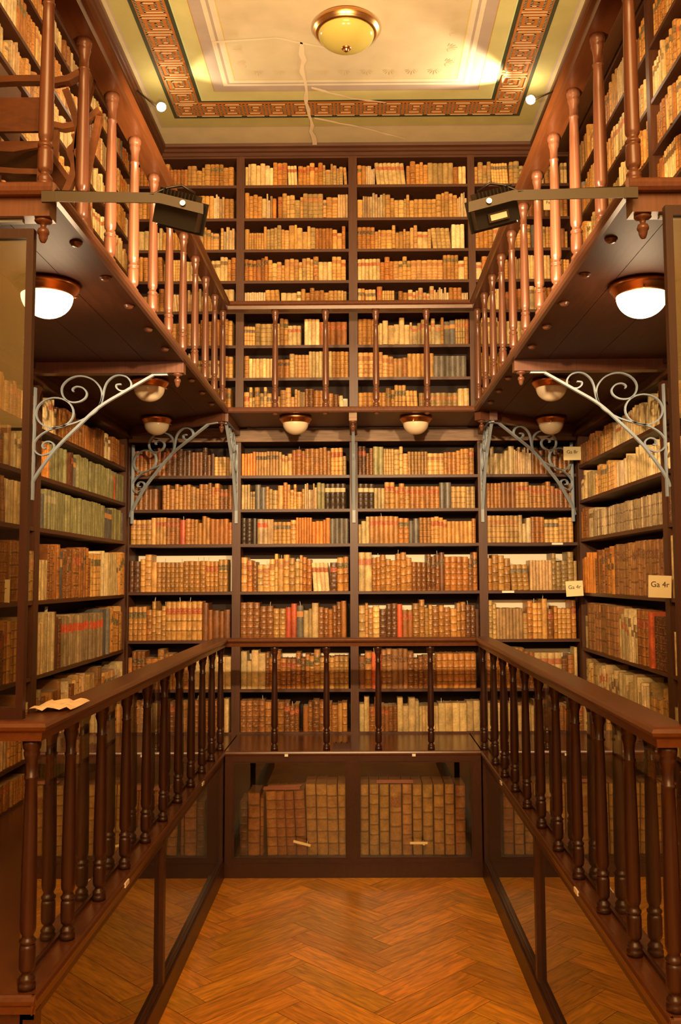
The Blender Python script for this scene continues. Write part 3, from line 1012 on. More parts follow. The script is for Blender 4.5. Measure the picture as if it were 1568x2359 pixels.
# ------------------------------------------------------------------ glass screens at the near ends
for sg, x0, xw, y0, nm in ((-1, -1.172, WL, YNL + .035, 'left'), (1, 1.052, WR, YNR + .035, 'right')):
    T = thing('glass_screen', ((x0 + xw) / 2, y0, 1.903), 'tall wood framed glass screen standing on the %s near handrail' % nm, 'glass screen',
              'glass screens at the near ends')
    a, c = sorted((x0, x0 + sg * .026)); m = MB(); m.box(a, c, y0, y0 + .03, 1.903, 3.655); m.build('stile', 'turned_dark', T)
    a, c = sorted((xw, xw - sg * .034)); m = MB(); m.box(a, c, y0, y0 + .03, 1.903, 3.655); m.build('stile', 'turned_dark', T)
    a, c = sorted((x0 + sg * .026, xw - sg * .034))
    m = MB(); m.box(a, c, y0, y0 + .03, 1.903, 1.945); m.build('rail', 'turned_dark', T)
    m = MB(); m.box(a, c, y0, y0 + .03, 3.62, 3.655); m.build('rail', 'turned_dark', T)
    m = MB(); m.box(a, c, y0 + .013, y0 + .017, 1.945, 3.62); m.build('glass_pane', 'glass', T)

# ------------------------------------------------------------------ lamps
def globe_lamp(loc, lit, label, r=.15):
    T = thing('ceiling_lamp', loc, label, 'lamp', 'round glass lamps under the upper gallery')
    x, y, z = loc; k = r / .15
    m = MB(); m.lathe([(0, .145 * k), (-.012, .150 * k), (-.020, .150 * k), (-.030, .143 * k), (-.034, .138 * k), (-.050, .128 * k), (-.058, .122 * k), (-.060, .110 * k)],
                      (x, y, z), 40); m.build('ring', 'copper', T)
    prof = [(-.058, .118 * k)] + [(-.058 - .105 * k * math.sin(a * PI / 20), .118 * k * math.cos(a * PI / 20)) for a in range(1, 10)] + [(-.058 - .105 * k, .004)]
    m = MB(); m.lathe(prof, (x, y, z), 40); m.build('globe', 'globe_lit' if lit else 'globe_off', T)
    for a in (.3, .3 + 2 * PI / 3, .3 + 4 * PI / 3):
        c, s_ = math.cos(a), math.sin(a); m = MB()
        m.tube([(x + .118 * k * c, y + .118 * k * s_, z - .055), (x + .140 * k * c, y + .140 * k * s_, z - .055)], .004, 6)
        m.build('screw', 'brass', T)
    return T


Zs = 3.770
globe_lamp((-1.455, 4.17, Zs), True, 'brightly lit round lamp under the left gallery, nearest the camera')
globe_lamp((1.342, 4.23, Zs), True, 'brightly lit round lamp under the right gallery, nearest the camera')
globe_lamp((-1.455, 6.25, Zs), False, 'unlit white bowl lamp under the left gallery beyond the scroll bracket', .135)
globe_lamp((1.352, 6.32, Zs), False, 'unlit white bowl lamp under the right gallery beyond the scroll bracket', .135)
globe_lamp((-1.73, 7.72, Zs), False, 'unlit bowl lamp in the dark left corner behind the diagonal bracket', .135)
globe_lamp((1.665, 7.82, Zs), False, 'unlit bowl lamp in the dark right corner behind the diagonal bracket', .135)
globe_lamp((-.54, 7.72, Zs), False, 'white bowl lamp under the end gallery, left of the middle upright', .140)
globe_lamp((.49, 7.75, Zs), False, 'white bowl lamp under the end gallery, right of the middle upright', .140)

T = thing('ceiling_lamp', (-.076, 6.38, ZC - .03), 'brass ringed yellow glass bowl lamp on the painted ceiling', 'lamp')
x, y, z = -.076, 6.38, ZC - .02
m = MB(); m.lathe([(0, .21), (-.015, .232), (-.035, .245), (-.052, .243), (-.060, .232), (-.068, .228), (-.078, .222), (-.084, .208), (-.084, .20)], (x, y, z), 56); m.build('ring', 'brass', T)
m = MB(); m.lathe([(-.078, .206)] + [(-.078 - .11 * math.sin(a * PI / 24), .206 * math.cos(a * PI / 24)) for a in range(1, 12)] + [(-.188, .004)], (x, y, z), 56); m.build('bowl', 'bowl', T)
m = MB(); m.lathe([(-.182, .034), (-.190, .036), (-.196, .028), (-.200, .018), (-.210, .018), (-.214, .010), (-.220, .003)], (x, y, z), 24); m.build('finial', 'copper', T)

# small halogens at the cornice
for hx, hy, hz, sg, wx, nm in ((-1.60, 7.17, 6.24, -1, -1.80, 'left'), (1.43, 7.23, 6.31, 1, 1.62, 'right')):
    T = thing('halogen_spotlight', (hx, hy, hz), 'small glaring halogen spotlight on an arm from the %s cornice' % nm, 'spotlight', 'halogen spotlights at the cornice')
    m = MB(); m.tube([(hx, hy + .03, hz), (hx + sg * .06, hy + .03, hz + .03), (wx + sg * .01, hy + .03, 6.40)], .007, 8); m.build('arm', 'bronze', T)
    m = MB(); m.lathe([(-.0, .028), (.03, .026), (.05, .014)], (hx, hy, hz), 16, 'Y'); m.build('housing', 'bronze', T)
    m = MB(); m.lathe([(-.018, .003), (-.014, .018), (-.0, .024), (.004, .018)], (hx, hy, hz), 16, 'Y'); m.v = [(hx + (a - hx) * 1.6, hy + (b_ - hy) * 1.6, hz + (c_ - hz) * 1.6) for a, b_, c_ in m.v]; m.build('bulb', 'bulb', T)

# flood lamps on the gallery corners
for sg, nm in ((-1, 'left'), (1, 'right')):
    cx_ = -.655 if sg < 0 else .50
    xe = -1.085 if sg < 0 else .955
    y0 = 3.15; zc = 3.725
    T = thing('flood_lamp', (cx_, y0 + .09, zc - .07), 'black finned flood lamp on a flat arm at the %s gallery corner' % nm, 'flood lamp', 'flood lamps on the gallery corners')
    ti = -.26 * sg * -1 if False else (.26 if sg > 0 else -.26)      # roll of the head in the picture plane
    R = Matrix.Rotation(-ti if False else ti * -1, 3, 'Y') if False else Matrix.Rotation(-ti, 3, 'Y')
    pit = Matrix.Rotation(.35, 3, 'X')
    A = (R @ pit)
    ax, ay, az = A @ Vector((1, 0, 0)), A @ Vector((0, 1, 0)), A @ Vector((0, 0, 1))
    c = Vector((cx_, y0 + .10, zc - .002))
    m = MB(); m.obox(c, ax * .080, ay * .045, az * .048); m.obox(c + ay * .05, ax * .088, ay * .008, az * .058); H = m.build('housing', 'black', T)
    m = MB()
    for k in range(11): m.obox(c - ay * .02 + az * .062 + ax * (-.068 + k * .0136), ax * .002, ay * .035, az * .016)
    m.build('cooling_fins', 'black', H)
    m = MB(); m.obox(c + ay * .060 + ax * sg * .012, ax * .082, ay * .004, az * .056); m.build('front_glass', 'steel', T)
    m = MB(); m.obox(c - ay * .052 - az * .018 * (1 if sg > 0 else -2), ax * .038, ay * .008, az * .016); J = m.build('junction_box', 'bronze', H)
    m = MB(); m.obox(c - ay * .061 - az * .018 * (1 if sg > 0 else -2), ax * .030, ay * .001, az * .010); m.build('type_label', 'label', J)
    # arm: flat bar, bent along the head
    zb = 3.752
    e1 = Vector((cx_ + sg * .055, y0 + .01, zb - .006)); pA = Vector((xe, y0 + .005, zb)); 
    dd = ax * (-sg); e2 = e1 + dd * .165 
    m = MB(); m.sweep([pA, e1, e2], (0, -.0001 + 0, 1), .038, .005); m.build('arm', 'bronze', T)
    m = MB(); m.obox((xe + sg * .02, y0 + .008, zb), (.024, 0, 0), (0, .006, 0), (0, 0, .020)); m.build('clamp', 'bronze', T)
    m = MB(); m.lathe([(0, .010), (.004, .010), (.006, .006)], (e1.x + dd.x * .09, e1.y - .012, e1.z + dd.z * .09), 12, 'Y'); m.build('screw', 'nickel', T)
    m = MB(); q = c + az * .05 - ay * .03
    m.tube([q + ax * sg * -.05, q + ax * sg * -.05 + az * .035, q + az * .05, q + ax * sg * .05 + az * .03, e1 + Vector((sg * .02, 0, .015)), e1 + Vector((sg * .16, .01, .022)), pA + Vector((0, .01, .024))], .005, 8)
    m.build('cable', 'black', T)

# ------------------------------------------------------------------ armchair on the upper gallery
def cp(px, py, y, Y=4.02): return Vector(((px - 816 - (48 if y > 4.3 else 0)) / 2100.0 * Y, y, 2.385 + (4.431 - 2.385 - (py - 190) * .001855) * Y / 3.6))
T = thing('wooden_armchair', (-1.65, 4.25, ZU), 'reddish wooden armchair with curved crossing legs on the left upper gallery', 'chair')
FT = 596
for y in (4.02, 4.44):
    m = MB(); m.sweep([cp(-90, 190, y), cp(0, 186, y), cp(60, 186, y), cp(90, 192, y), cp(125, 186, y), cp(160, 168, y), cp(184, 150, y)], (0, 1, 0), .045, .030)
    m.build('arm', 'chair', T)
    for nm_, pts in (('leg', [(183, 165), (176, 200), (160, 270), (150, 340), (154, 400), (163, 460), (172, 530), (176, FT)]),
                     ('leg', [(118, 210), (134, 250), (150, 300), (145, 335), (132, 352), (143, 385), (130, 430), (96, 490), (60, 545), (44, FT)])):
        m = MB(); m.sweep([cp(a, c_, y) for a, c_ in sm(pts, 4)], (0, 1, 0), .035, .030); m.build(nm_, 'chair', T)
    m = MB(); m.sweep([cp(70, 200, y), cp(66, 300, y), cp(62, 400, y), cp(58, FT, y)], (0, 1, 0), .03, .026); m.build('arm_post', 'chair', T)
    m = MB(); m.sweep([cp(-92, 90, y), cp(-84, 300, y), cp(-92, FT, y)], (0, 1, 0), .03, .03); m.build('leg', 'chair', T)
m = MB(); a_, c_ = cp(-84, 330, 4.04), cp(64, 330, 4.04); m.box(a_.x, c_.x, 4.04, 4.46, a_.z - .02, a_.z + .02); m.build('seat', 'chair', T)
m = MB(); a_, c_ = cp(-84, 300, 4.04), cp(60, 222, 4.04); m.box(a_.x, c_.x, 4.03, 4.05, a_.z, c_.z); m.build('side_panel', 'chair', T)
m = MB(); m.sweep([cp(-84, 385, 4.04), cp(0, 392, 4.04), cp(62, 394, 4.04)], (0, 1, 0), .03, .026); m.build('stretcher', 'chair', T)
m = MB(); m.sweep([cp(-84, 346, 4.0), cp(0, 350, 4.0), cp(62, 340, 4.0)], (0, 1, 0), .02, .026); m.build('seat_rail', 'chair', T)
m = MB(); a_ = cp(-88, 170, 4.25); m.obox(a_, (.014, 0, 0), (0, .22, 0), (0, 0, .16)); m.build('backrest', 'chair', T)

# ------------------------------------------------------------------ small things
def text_part(parent, s, loc, size, rot, mat='ink'):
    cu = bpy.data.curves.new('lettering', 'FONT'); cu.body = s; cu.size = size; cu.align_x = 'CENTER'; cu.align_y = 'CENTER'
    cu.extrude = .0003; cu.resolution_u = 3
    o = bpy.data.objects.new('tmp', cu); COL.objects.link(o)
    bpy.context.view_layer.update()
    me = bpy.data.meshes.new_from_object(o.evaluated_get(bpy.context.evaluated_depsgraph_get()))
    bpy.data.objects.remove(o)
    me.materials.clear(); me.materials.append(M[mat])
    t = bpy.data.objects.new('lettering', me); COL.objects.link(t); t.parent = parent
    p = parent['_o']; t.location = tuple(loc[i] - p[i] for i in range(3)); t.rotation_euler = rot
    return t


def card(x0, x1, z0, z1, y, txt, label, tilt=0.0, toff=0):
    cx_, cz = (x0 + x1) / 2, (z0 + z1) / 2
    T = thing('shelfmark_card', (cx_, y, z0), label, 'card', 'cream shelfmark cards at the shelf ends')
    c, s = math.cos(tilt), math.sin(tilt)
    m = MB(); m.obox((cx_, y, cz), ((x1 - x0) / 2 * c, 0, (x1 - x0) / 2 * s), (0, .001, 0), (-(z1 - z0) / 2 * s, 0, (z1 - z0) / 2 * c))
    m.build('card', 'card', T)
    text_part(T, txt, (cx_ + toff, y - .0022, cz + .012), (z1 - z0) * .36, (PI / 2, -tilt, 0))


card(1.829, 1.985, 3.431, 3.552, 8.10, 'Ga 8r', 'cream shelfmark card Ga 8r at the right end corner')
card(1.800, 1.950, 2.222, 2.355, 8.0, 'Ga 4r', 'smaller cream card Ga 4r left of the right wall bookcase', .05)
card(1.826, 1.972, 2.255, 2.395, 5.8, 'Ga 4r', 'larger cream card Ga 4r at the near right upright', -.04)
card(-2.26, -2.105, 2.25, 2.39, 5.5, 'Ga 4r', 'cream card reading 4r at the left picture edge', 0, .0)
card(1.70, 1.83, 5.735, 5.85, 8.1, 'Fa 8r', 'cream card Fa half hidden behind right upper balusters')
for i, (x, y, z, v, lab) in enumerate([(-.598, YD - .012, .966, 0, 'tiny white label on walkway edge, left of the middle'),
                                       (.430, YD - .012, .964, 0, 'tiny white label on walkway edge, right of the middle')]):
    m = MB(); m.obox((x, y + .002, z), (.014, 0, 0), (0, .004, 0), (0, 0, .010)); tag(m.build('number_label', 'label'), lab, 'label')
for x, y, lab in ((XL + .005, 6.43, 'small white label on left walkway edge, far one'), (XL + .005, 4.36, 'torn white label on left walkway edge, near one'),
                  (XR - .005, 6.42, 'small white label on right walkway edge, far one'), (XR - .005, 4.23, 'white label on right walkway edge, near one')):
    m = MB(); m.obox((x, y, .978), (.004, 0, 0), (0, .035, 0), (0, 0, .010)); tag(m.build('number_label', 'label'), lab, 'label')
for x, z, y, w, mm, lab in ((.805, 2.262, YB - .004, .055, 'pink', 'pinkish slip on the shelf edge of the far right end bookcase'),
                       (1.80, 2.695, YB - .004, .05, 'label', 'white strip label on the shelf edge in the right end corner')):
    x = 1.345 if mm == 'pink' else x
    m = MB(); m.obox((x, y - .003, z - .003), (w, 0, 0), (0, .002, 0), (0, 0, .010)); tag(m.build('shelf_label', mm if mm == 'label' else 'label'), lab, 'label')
m = MB(); m.obox((WL + .02, 8.0, .90 + .3), (.0015, 0, 0), (0, .06, 0), (0, 0, .05))
tag(m.build('pink_note', 'pink'), 'pink note hanging from low books on the left wall', 'note')
# box on the end walkway
m = MB(); m.box(-.225, -.085, 7.59, 7.64, ZD, ZD + .045)
for k in range(3): m.lathe([(0, .006), (.012, .006)], (-.20 + k * .045, 7.615, ZD + .045), 8)
tag(m.build('switch_box', 'frame'), 'small brown switch box on the end walkway floor', 'box')
# crumpled paper on the left handrail
m = MB(); rr = random.Random(2); g = []
for i in range(9):
    for j in range(6):
        x = -1.22 + i * .020 + rr.uniform(-.004, .004); y = 3.34 + j * .05 + i * .006
        g.append((x, y, 1.9055 + (abs(math.sin(i * 1.1 + j * .8)) * .016 if 0 < i < 8 else .002) + rr.uniform(0, .004)))
m.v = g
for i in range(8):
    for j in range(5): m.face((i * 6 + j, (i + 1) * 6 + j, (i + 1) * 6 + j + 1, i * 6 + j + 1))
tag(m.build('crumpled_paper', 'paper'), 'crumpled sheet of old paper lying on the left handrail', 'paper')

# ------------------------------------------------------------------ books
#        name       colour base(s)                                     bands gilt  w range      h range  label colours
STY = {
 'calf':   dict(c=[(.32, .115, .022), (.42, .165, .030), (.22, .075, .016), (.38, .135, .022), (.27, .10, .025)], nb=6, g=.8, w=(.026, .046), h=(.62, .86), lab=[(.34, .06, .02), (.10, .05, .02), None, None, None], nm='brown calf'),
 'gilt':   dict(c=[(.46, .21, .045), (.38, .15, .030), (.55, .28, .07), (.44, .19, .035)], nb=6, g=1.0, w=(.026, .044), h=(.66, .88), lab=[(.40, .08, .02), (.12, .09, .03), None, None], nm='gilt tan'),
 'tan':    dict(c=[(.56, .30, .075), (.66, .39, .12), (.46, .24, .06), (.62, .32, .10), (.42, .27, .09)], nb=5, g=.35, w=(.018, .046), h=(.55, .86), lab=[(.40, .16, .05), (.16, .12, .07), None, None], nm='light tan'),
 'vellum': dict(c=[(.64, .44, .18), (.76, .56, .28), (.54, .38, .15), (.62, .46, .20)], nb=0, g=0, w=(.018, .050), h=(.58, .88), lab=[None, None, (.42, .12, .05), (.20, .12, .05)], nm='cream vellum'),
 'dark':   dict(c=[(.14, .050, .018), (.18, .065, .022), (.11, .040, .016)], nb=6, g=.6, w=(.026, .050), h=(.62, .88), lab=[None, (.35, .05, .02), None], nm='dark brown'),
 'paper':  dict(c=[(.62, .44, .24), (.55, .34, .15), (.50, .36, .18), (.40, .24, .10)], nb=0, g=0, w=(.009, .022), h=(.60, .85), lab=[None], nm='thin paper-bound'),
 'black':  dict(c=[(.045, .026, .015)], nb=6, g=.25, w=(.038, .044), h=(.80, .82), lab=[(.62, .48, .25)], nm='black cloth'),
 'green':  dict(c=[(.26, .23, .085), (.29, .26, .10), (.24, .21, .08)], nb=0, g=0, w=(.030, .046), h=(.82, .86), lab=[None, None, None, (.30, .25, .12)], nm='olive green'),
 'bluegr': dict(c=[(.13, .12, .10), (.16, .14, .11)], nb=0, g=0, w=(.03, .05), h=(.7, .85), lab=[(.50, .22, .06), None], nm='blue-grey'),
 'grey':   dict(c=[(.32, .22, .10), (.35, .24, .11)], nb=0, g=0, w=(.036, .050), h=(.76, .80), lab=[(.62, .07, .02)], nm='greyish board'),
 'redmar': dict(c=[(.48, .07, .02), (.55, .10, .03)], nb=0, g=0, w=(.03, .045), h=(.7, .85), lab=[None], nm='bright red'),
 'orange': dict(c=[(.62, .22, .035)], nb=0, g=0, w=(.02, .035), h=(.65, .85), lab=[None], nm='orange'),
 'quarter':dict(c=[(.46, .24, .07)], nb=0, g=0, w=(.02, .024), h=(.7, .72), lab=[(.10, .06, .03)], nm='half-bound tan'),
 'pamph':  dict(c=[(.30, .20, .09), (.42, .30, .15), (.24, .16, .08), (.50, .36, .19)], nb=3, g=.3, w=(.008, .014), h=(.66, .70), lab=[None], nm='thin pamphlet'),
 'brownpl':dict(c=[(.27, .12, .04), (.30, .14, .045)], nb=7, g=.2, w=(.030, .044), h=(.84, .88), lab=[None, (.16, .06, .02)], nm='plain brown'),
}
ZONE = {
 'up':   [('tan', 5), ('vellum', 3), ('gilt', 4), ('paper', 1.5), ('calf', 1.4), ('bluegr', .35), ('orange', .2)],
 'lowb': [('calf', 4.5), ('gilt', 3), ('tan', 2), ('dark', 1), ('vellum', 1.1), ('paper', .6), ('redmar', .15), ('bluegr', .3)],
 'lowd': [('calf', 4), ('gilt', 2), ('dark', 1.6), ('vellum', 1.6), ('brownpl', 1), ('redmar', .15)],
 'sidel': [('gilt', 2), ('calf', 3), ('tan', 3), ('vellum', 2.4), ('paper', 1.6), ('brownpl', 1)],
 'sider': [('vellum', 3), ('paper', 3), ('tan', 2.4), ('calf', 1.6), ('dark', .6)],
}
# what the photograph shows on particular shelves: bay, shelf index from the bottom -> runs of (share of length, style)
OVR = {
 ('lLF', 5): [(.07, 'orange'), (.16, 'green'), (.07, 'dark'), (.05, 'bluegr'), (.47, 'green'), (.04, 'redmar'), (.14, 'green')],
 ('lLF', 4): [(.04, 'bluegr'), (.66, 'green'), (.10, 'bluegr'), (.12, 'green'), (.08, 'bluegr')],
 ('lLF', 3): [(.08, 'vellum'), (.10, 'calf'), (.05, 'bluegr'), (.30, 'calf'), (.12, 'gilt'), (.08, 'vellum'), (.17, 'vellum'), (.10, 'gilt')],
 ('lLF', 2): [(.16, 'vellum'), (.06, 'dark'), (.46, 'grey'), (.10, 'bluegr'), (.05, 'vellum'), (.17, 'gilt')],
 ('lLF', 6): [(.12, 'vellum'), (.55, 'calf'), (.10, 'vellum'), (.23, 'calf')],
 ('rLF', 4): [(.80, 'pamph'), (.10, 'vellum'), (.10, 'calf')],
 ('rLF', 3): [(.55, 'brownpl'), (.25, 'calf'), (.20, 'orange')],
 ('rLF', 2): [(.12, 'dark'), (.05, 'redmar'), (.10, 'calf'), (.22, 'vellum'), (.45, 'brownpl'), (.04, 'vellum')],
 ('rLF', 1): [(.20, 'tan'), (.60, 'vellum'), (.20, 'tan')],
 ('rLF', 5): [(.35, 'vellum'), (.15, 'paper'), (.25, 'tan'), (.25, 'vellum')],
 ('rLF', 6): [(.50, 'vellum'), (.20, 'tan'), (.30, 'calf')],
 ('BL1', 6): [(.13, 'orange'), (.20, 'quarter'), (.11, 'tan'), (.12, 'calf'), (.12, 'calf'), (.24, 'gilt'), (.08, 'tan')],
 ('BL1', 5): [(.06, 'vellum'), (.05, 'tan'), (.10, 'bluegr'), (.10, 'tan'), (.10, 'gilt'), (.16, 'tan'), (.12, 'paper'), (.05, 'green'), (.26, 'black')],
 ('BL1', 4): [(.12, 'black'), (.12, 'grey'), (.06, 'paper'), (.20, 'tan'), (.28, 'orange'), (.03, 'vellum'), (.19, 'bluegr')],
 ('BL2', 6): [(.05, 'dark'), (.07, 'calf'), (.06, 'green'), (.22, 'tan'), (.30, 'tan'), (.30, 'gilt')],
 ('BL2', 5): [(.10, 'black'), (.10, 'vellum'), (.08, 'gilt'), (.40, 'gilt'), (.06, 'bluegr'), (.20, 'tan'), (.06, 'dark')],
 ('BL2', 4): [(.08, 'vellum'), (.34, 'gilt'), (.06, 'bluegr'), (.52, 'gilt')],
 ('BL2', 3): [(.08, 'vellum'), (.36, 'gilt'), (.56, 'calf')],
 ('BL2', 2): [(.16, 'tan'), (.14, 'dark'), (.03, 'redmar'), (.08, 'calf'), (.45, 'gilt'), (.14, 'dark')],
 ('BL0', 5): [(.30, 'calf'), (.55, 'gilt'), (.15, 'calf')],
 ('BL0', 4): [(.22, 'tan'), (.12, 'gilt'), (.12, 'calf'), (.04, 'redmar'), (.28, 'gilt'), (.22, 'calf')],
 ('BL0', 3): [(.10, 'dark'), (.90, 'gilt')],
 ('BL0', 6): [(.30, 'calf'), (.10, 'dark'), (.40, 'dark'), (.20, 'tan')],
 ('BL3', 5): [(.28, 'calf'), (.42, 'gilt'), (.30, 'calf')],
 ('BL1', 0): [(.35, 'calf'), (.45, 'calf'), (.20, 'gilt')],
 ('BL2', 0): [(.05, 'vellum'), (.25, 'calf'), (.70, 'vellum')],
 ('BL1', 1): [(.22, 'vellum'), (.35, 'calf'), (.43, 'gilt')],
 ('BL1', 2): [(.25, 'calf'), (.15, 'gilt'), (.08, 'redmar'), (.06, 'bluegr'), (.16, 'vellum'), (.30, 'calf')],
 ('lUN', 3): [(1., 'gilt')], ('lUF', 2): [(.3, 'bluegr'), (.4, 'gilt'), (.3, 'tan')],
}
BOOKS = []


def add_book(row, t, w, h, d, sty, key, back, rng, lean=0.0):
    S = STY[sty]
    c = key['c']; k = rng.uniform(.80, 1.14) * key.get('k', 1)
    BOOKS.append(dict(row=row, t=t, w=w, h=h, d=d, sty=sty, back=back, lean=lean,
                      c=(c[0] * k, c[1] * k, c[2] * k, 1), lab=key['lab'], nb=key['nb'], g=S['g'] * rng.uniform(.6, 1), r=rng.random()))


for row in ROWS:
    rng = random.Random(hash((row['bay'], row['i']).__str__()) if False else sum(ord(ch) * (i + 7) for i, ch in enumerate(row['bay'])) * 31 + row['i'] * 977)
    bay = row['bay']
    if bay[1] == 'U' : zone = 'up'
    elif bay.startswith('BL'): zone = 'lowd' if row['i'] < 2 else 'lowb'
    elif bay[0] == 'l': zone = 'sidel'
    else: zone = 'sider'
    ov = OVR.get((bay, row['i']))
    t = .004; Lr = row['L'] - .004
    oi = 0; olim = ov[0][0] * row['L'] if ov else 0
    big = 1.12 if bay[1] == 'U' or row['H'] < .34 else 1.30
    while t < Lr - .012:
        if ov:
            while oi < len(ov) - 1 and t > olim: oi += 1; olim += ov[oi][0] * row['L']
            sty = ov[oi][1]
        else:
            z = ZONE[zone]; x = rng.uniform(0, sum(a[1] for a in z))
            for nm_, wt in z:
                x -= wt
                if x <= 0: break
            sty = nm_
        S = STY[sty]
        runlen = 1 if rng.random() < .35 else rng.randint(2, 7)
        if ov: runlen = rng.choice((3, 4, 6))
        if sty in ('paper', 'pamph'): runlen = rng.randint(3, 9)
        wid = rng.uniform(*S['w']) * big; hf = rng.uniform(*S['h'])
        same = rng.random() < .5
        key = dict(c=rng.choice(S['c']), lab=(0, 0, 0, 0), k=rng.uniform(.72, 1.18), nb=(rng.choice((4, 5, 6, 6, 7)) if S['nb'] > 4 and rng.random() > .18 else 0 if S['nb'] > 4 else S['nb']))
        lc = rng.choice(S['lab'])
        if lc and rng.random() < .85: key['lab'] = (*lc, 1)
        depth = min(rng.uniform(.14, .20) * (1.2 if big > 1 else 1), BD - .04)
        back = rng.uniform(.008, .035)
        lean = 0
        if not ov and rng.random() < .10 and t > .05: lean = rng.choice((1, 1, -1)) * rng.uniform(.03, .12)
        if lean > 0: runlen = max(runlen, 3)
        H = row['H']
        hh = min(H * hf, .46)
        if lean < 0: lean = 0
        if lean: t += hh * math.sin(lean) * .6 + .004
        for kx in range(runlen):
            if t + wid > Lr: break
            if ov and t > olim and oi < len(ov) - 1: break
            if not same and not lean:
                hh2 = min(H * rng.uniform(*S['h']), .46); w2 = rng.uniform(*S['w']) * big
                if rng.random() < .6: key = dict(key, c=rng.choice(S['c']), nb=(rng.choice((0, 4, 5, 6, 7)) if S['nb'] > 4 else S['nb']))
            else: hh2 = hh * rng.uniform(.993, 1.007); w2 = wid * rng.uniform(.96, 1.04)
            if t + w2 > Lr: break
            add_book(row, t, w2, hh2, depth, sty, key, max(.004, back + rng.uniform(-.004, .006)), rng, lean)
            t += w2 / math.cos(lean) + rng.uniform(.0004, .0022)
        if lean: t += 0.004
        if rng.random() < .04: t += rng.uniform(.01, .05)
        if t + .03 > Lr: break


def book_geo(cov, pag, B, hi=False, spl=None):
    r = B['row']; o = r['o']; T_, Nn = r['t'], r['n']; up = Vector((0, 0, 1))
    w, h, d, bk, ln = B['w'], B['h'], B['d'], B['back'], B['lean']
    sl, cl = math.sin(ln), math.cos(ln)
    base = o + T_ * B['t'] - Nn * bk
    def P(a, n_, z):     # local: a across, n_ outward, z up; leaning turns about the foot
        aa = a * cl - z * sl; zz = a * sl + z * cl
        return base + T_ * aa + Nn * n_ + up * zz
    bul = min(.28 * w, .011)
    par = (B['nb'] / 10.0, B['g'], B['r'], 1)
    cov.cur = (B['c'], B['lab'], par)
    S = 6 if hi else 4
    arc = [(w / 2 - w / 2 * math.cos(PI * k / S), bul * math.sin(PI * k / S)) for k in range(S + 1)]
    if hi and B['nb'] > 1:
        lv = [(0, 0)]
        for k in range(1, B['nb']):
            z = k / B['nb']; e = .007 / h
            lv += [(z - e * 1.3, 0), (z - e * .6, .0022), (z + e * .6, .0022), (z + e * 1.3, 0)]
        lv.append((1, 0))
    elif hi: lv = [(0, 0), (.97, 0), (1, -.001)]
    else: lv = [(0, 0), (1, 0)]
    cov.sm = True
    n0 = len(cov.v)
    for z, e in lv:
        for a, nn_ in arc:
            cov.v.append(tuple(P(a, nn_ + e * (nn_ / bul if bul else 0), z * h)))
    m_ = S + 1
    for j in range(len(lv) - 1):
        for k in range(S):
            cov.face((n0 + j * m_ + k, n0 + j * m_ + k + 1, n0 + (j + 1) * m_ + k + 1, n0 + (j + 1) * m_ + k),
                     [(k / S, lv[j][0]), ((k + 1) / S, lv[j][0]), ((k + 1) / S, lv[j + 1][0]), (k / S, lv[j + 1][0])])
    cov.sm = False
    if hi:
        bt = .0028
        for a0, a1 in ((0, bt), (w - bt, w)):      # boards as slabs
            n0 = len(cov.v)
            for n_ in (0.0, -d):
                for a, z in ((a0, 0), (a1, 0), (a1, h), (a0, h)): cov.v.append(tuple(P(a, n_, z)))
            for q in ((0, 1, 2, 3), (7, 6, 5, 4), (0, 4, 5, 1), (1, 5, 6, 2), (2, 6, 7, 3), (3, 7, 4, 0)): cov.face([n0 + i for i in q])
        # cap of the spine lining
        n0 = len(cov.v)
        cov.v += [tuple(P(a, nn_, h * .997)) for a, nn_ in arc] + [tuple(P(w, -.004, h * .997)), tuple(P(0, -.004, h * .997))]
        cov.face(list(range(n0, n0 + len(arc) + 2)))
        # page block, hollow at the top joint
        pk = (.50, .34, .17) if B['sty'] in ('vellum', 'paper', 'tan') else (.34, .17, .075)
        pag.cur = ((*pk, 1), (0, 0, 0, 0), (0, 0, 0, 1))
        n0 = len(pag.v)
        for z in (.003, h - .005):
            for a, n_ in ((bt, -.003), (w - bt, -.003), (w - bt, -d + .005), (bt, -d + .005)): pag.v.append(tuple(P(a, n_, z)))
        for q in ((0, 3, 2, 1), (4, 5, 6, 7), (0, 1, 5, 4), (1, 2, 6, 5), (2, 3, 7, 6), (3, 0, 4, 7)): pag.face([n0 + i for i in q])
        if spl is not None and B['lab'][3] > 0:
            # the title piece as a thin leather patch on the spine
            z1 = 1 - 1.0 / max(B['nb'], 6) - .02; z0 = 1 - 2.0 / max(B['nb'], 6) + .02
            spl.cur = ((*B['lab'][:3], 1), B['lab'], (0, 0, B['r'], 1)); n0 = len(spl.v)
            spl.sm = True
            for z in (z0, z1):
                for a, nn_ in arc[1:-1]: spl.v.append(tuple(P(a, nn_ + .0008, z * h)))
            mm_ = S - 1
            for k in range(mm_ - 1):
                spl.face((n0 + k, n0 + k + 1, n0 + mm_ + k + 1, n0 + mm_ + k), [(.2 + .6 * k / mm_, z0), (.2 + .6 * (k + 1) / mm_, z0), (.2 + .6 * (k + 1) / mm_, z1), (.2 + .6 * k / mm_, z1)])
    else:
        for a in (0, w):
            cov.quad(P(a, 0, 0), P(a, -d, 0), P(a, -d, h), P(a, 0, h))
        n0 = len(cov.v)
        cov.v += [tuple(P(a, nn_, h)) for a, nn_ in arc] + [tuple(P(w, -d, h)), tuple(P(0, -d, h))]
        pk = (.42, .27, .13)
        cov.cur = ((*pk, 1), (0, 0, 0, 0), (0, 0, B['r'], 1)); cov.m = 1
        cov.face(list(range(n0, n0 + len(arc) + 2))); cov.m = 0


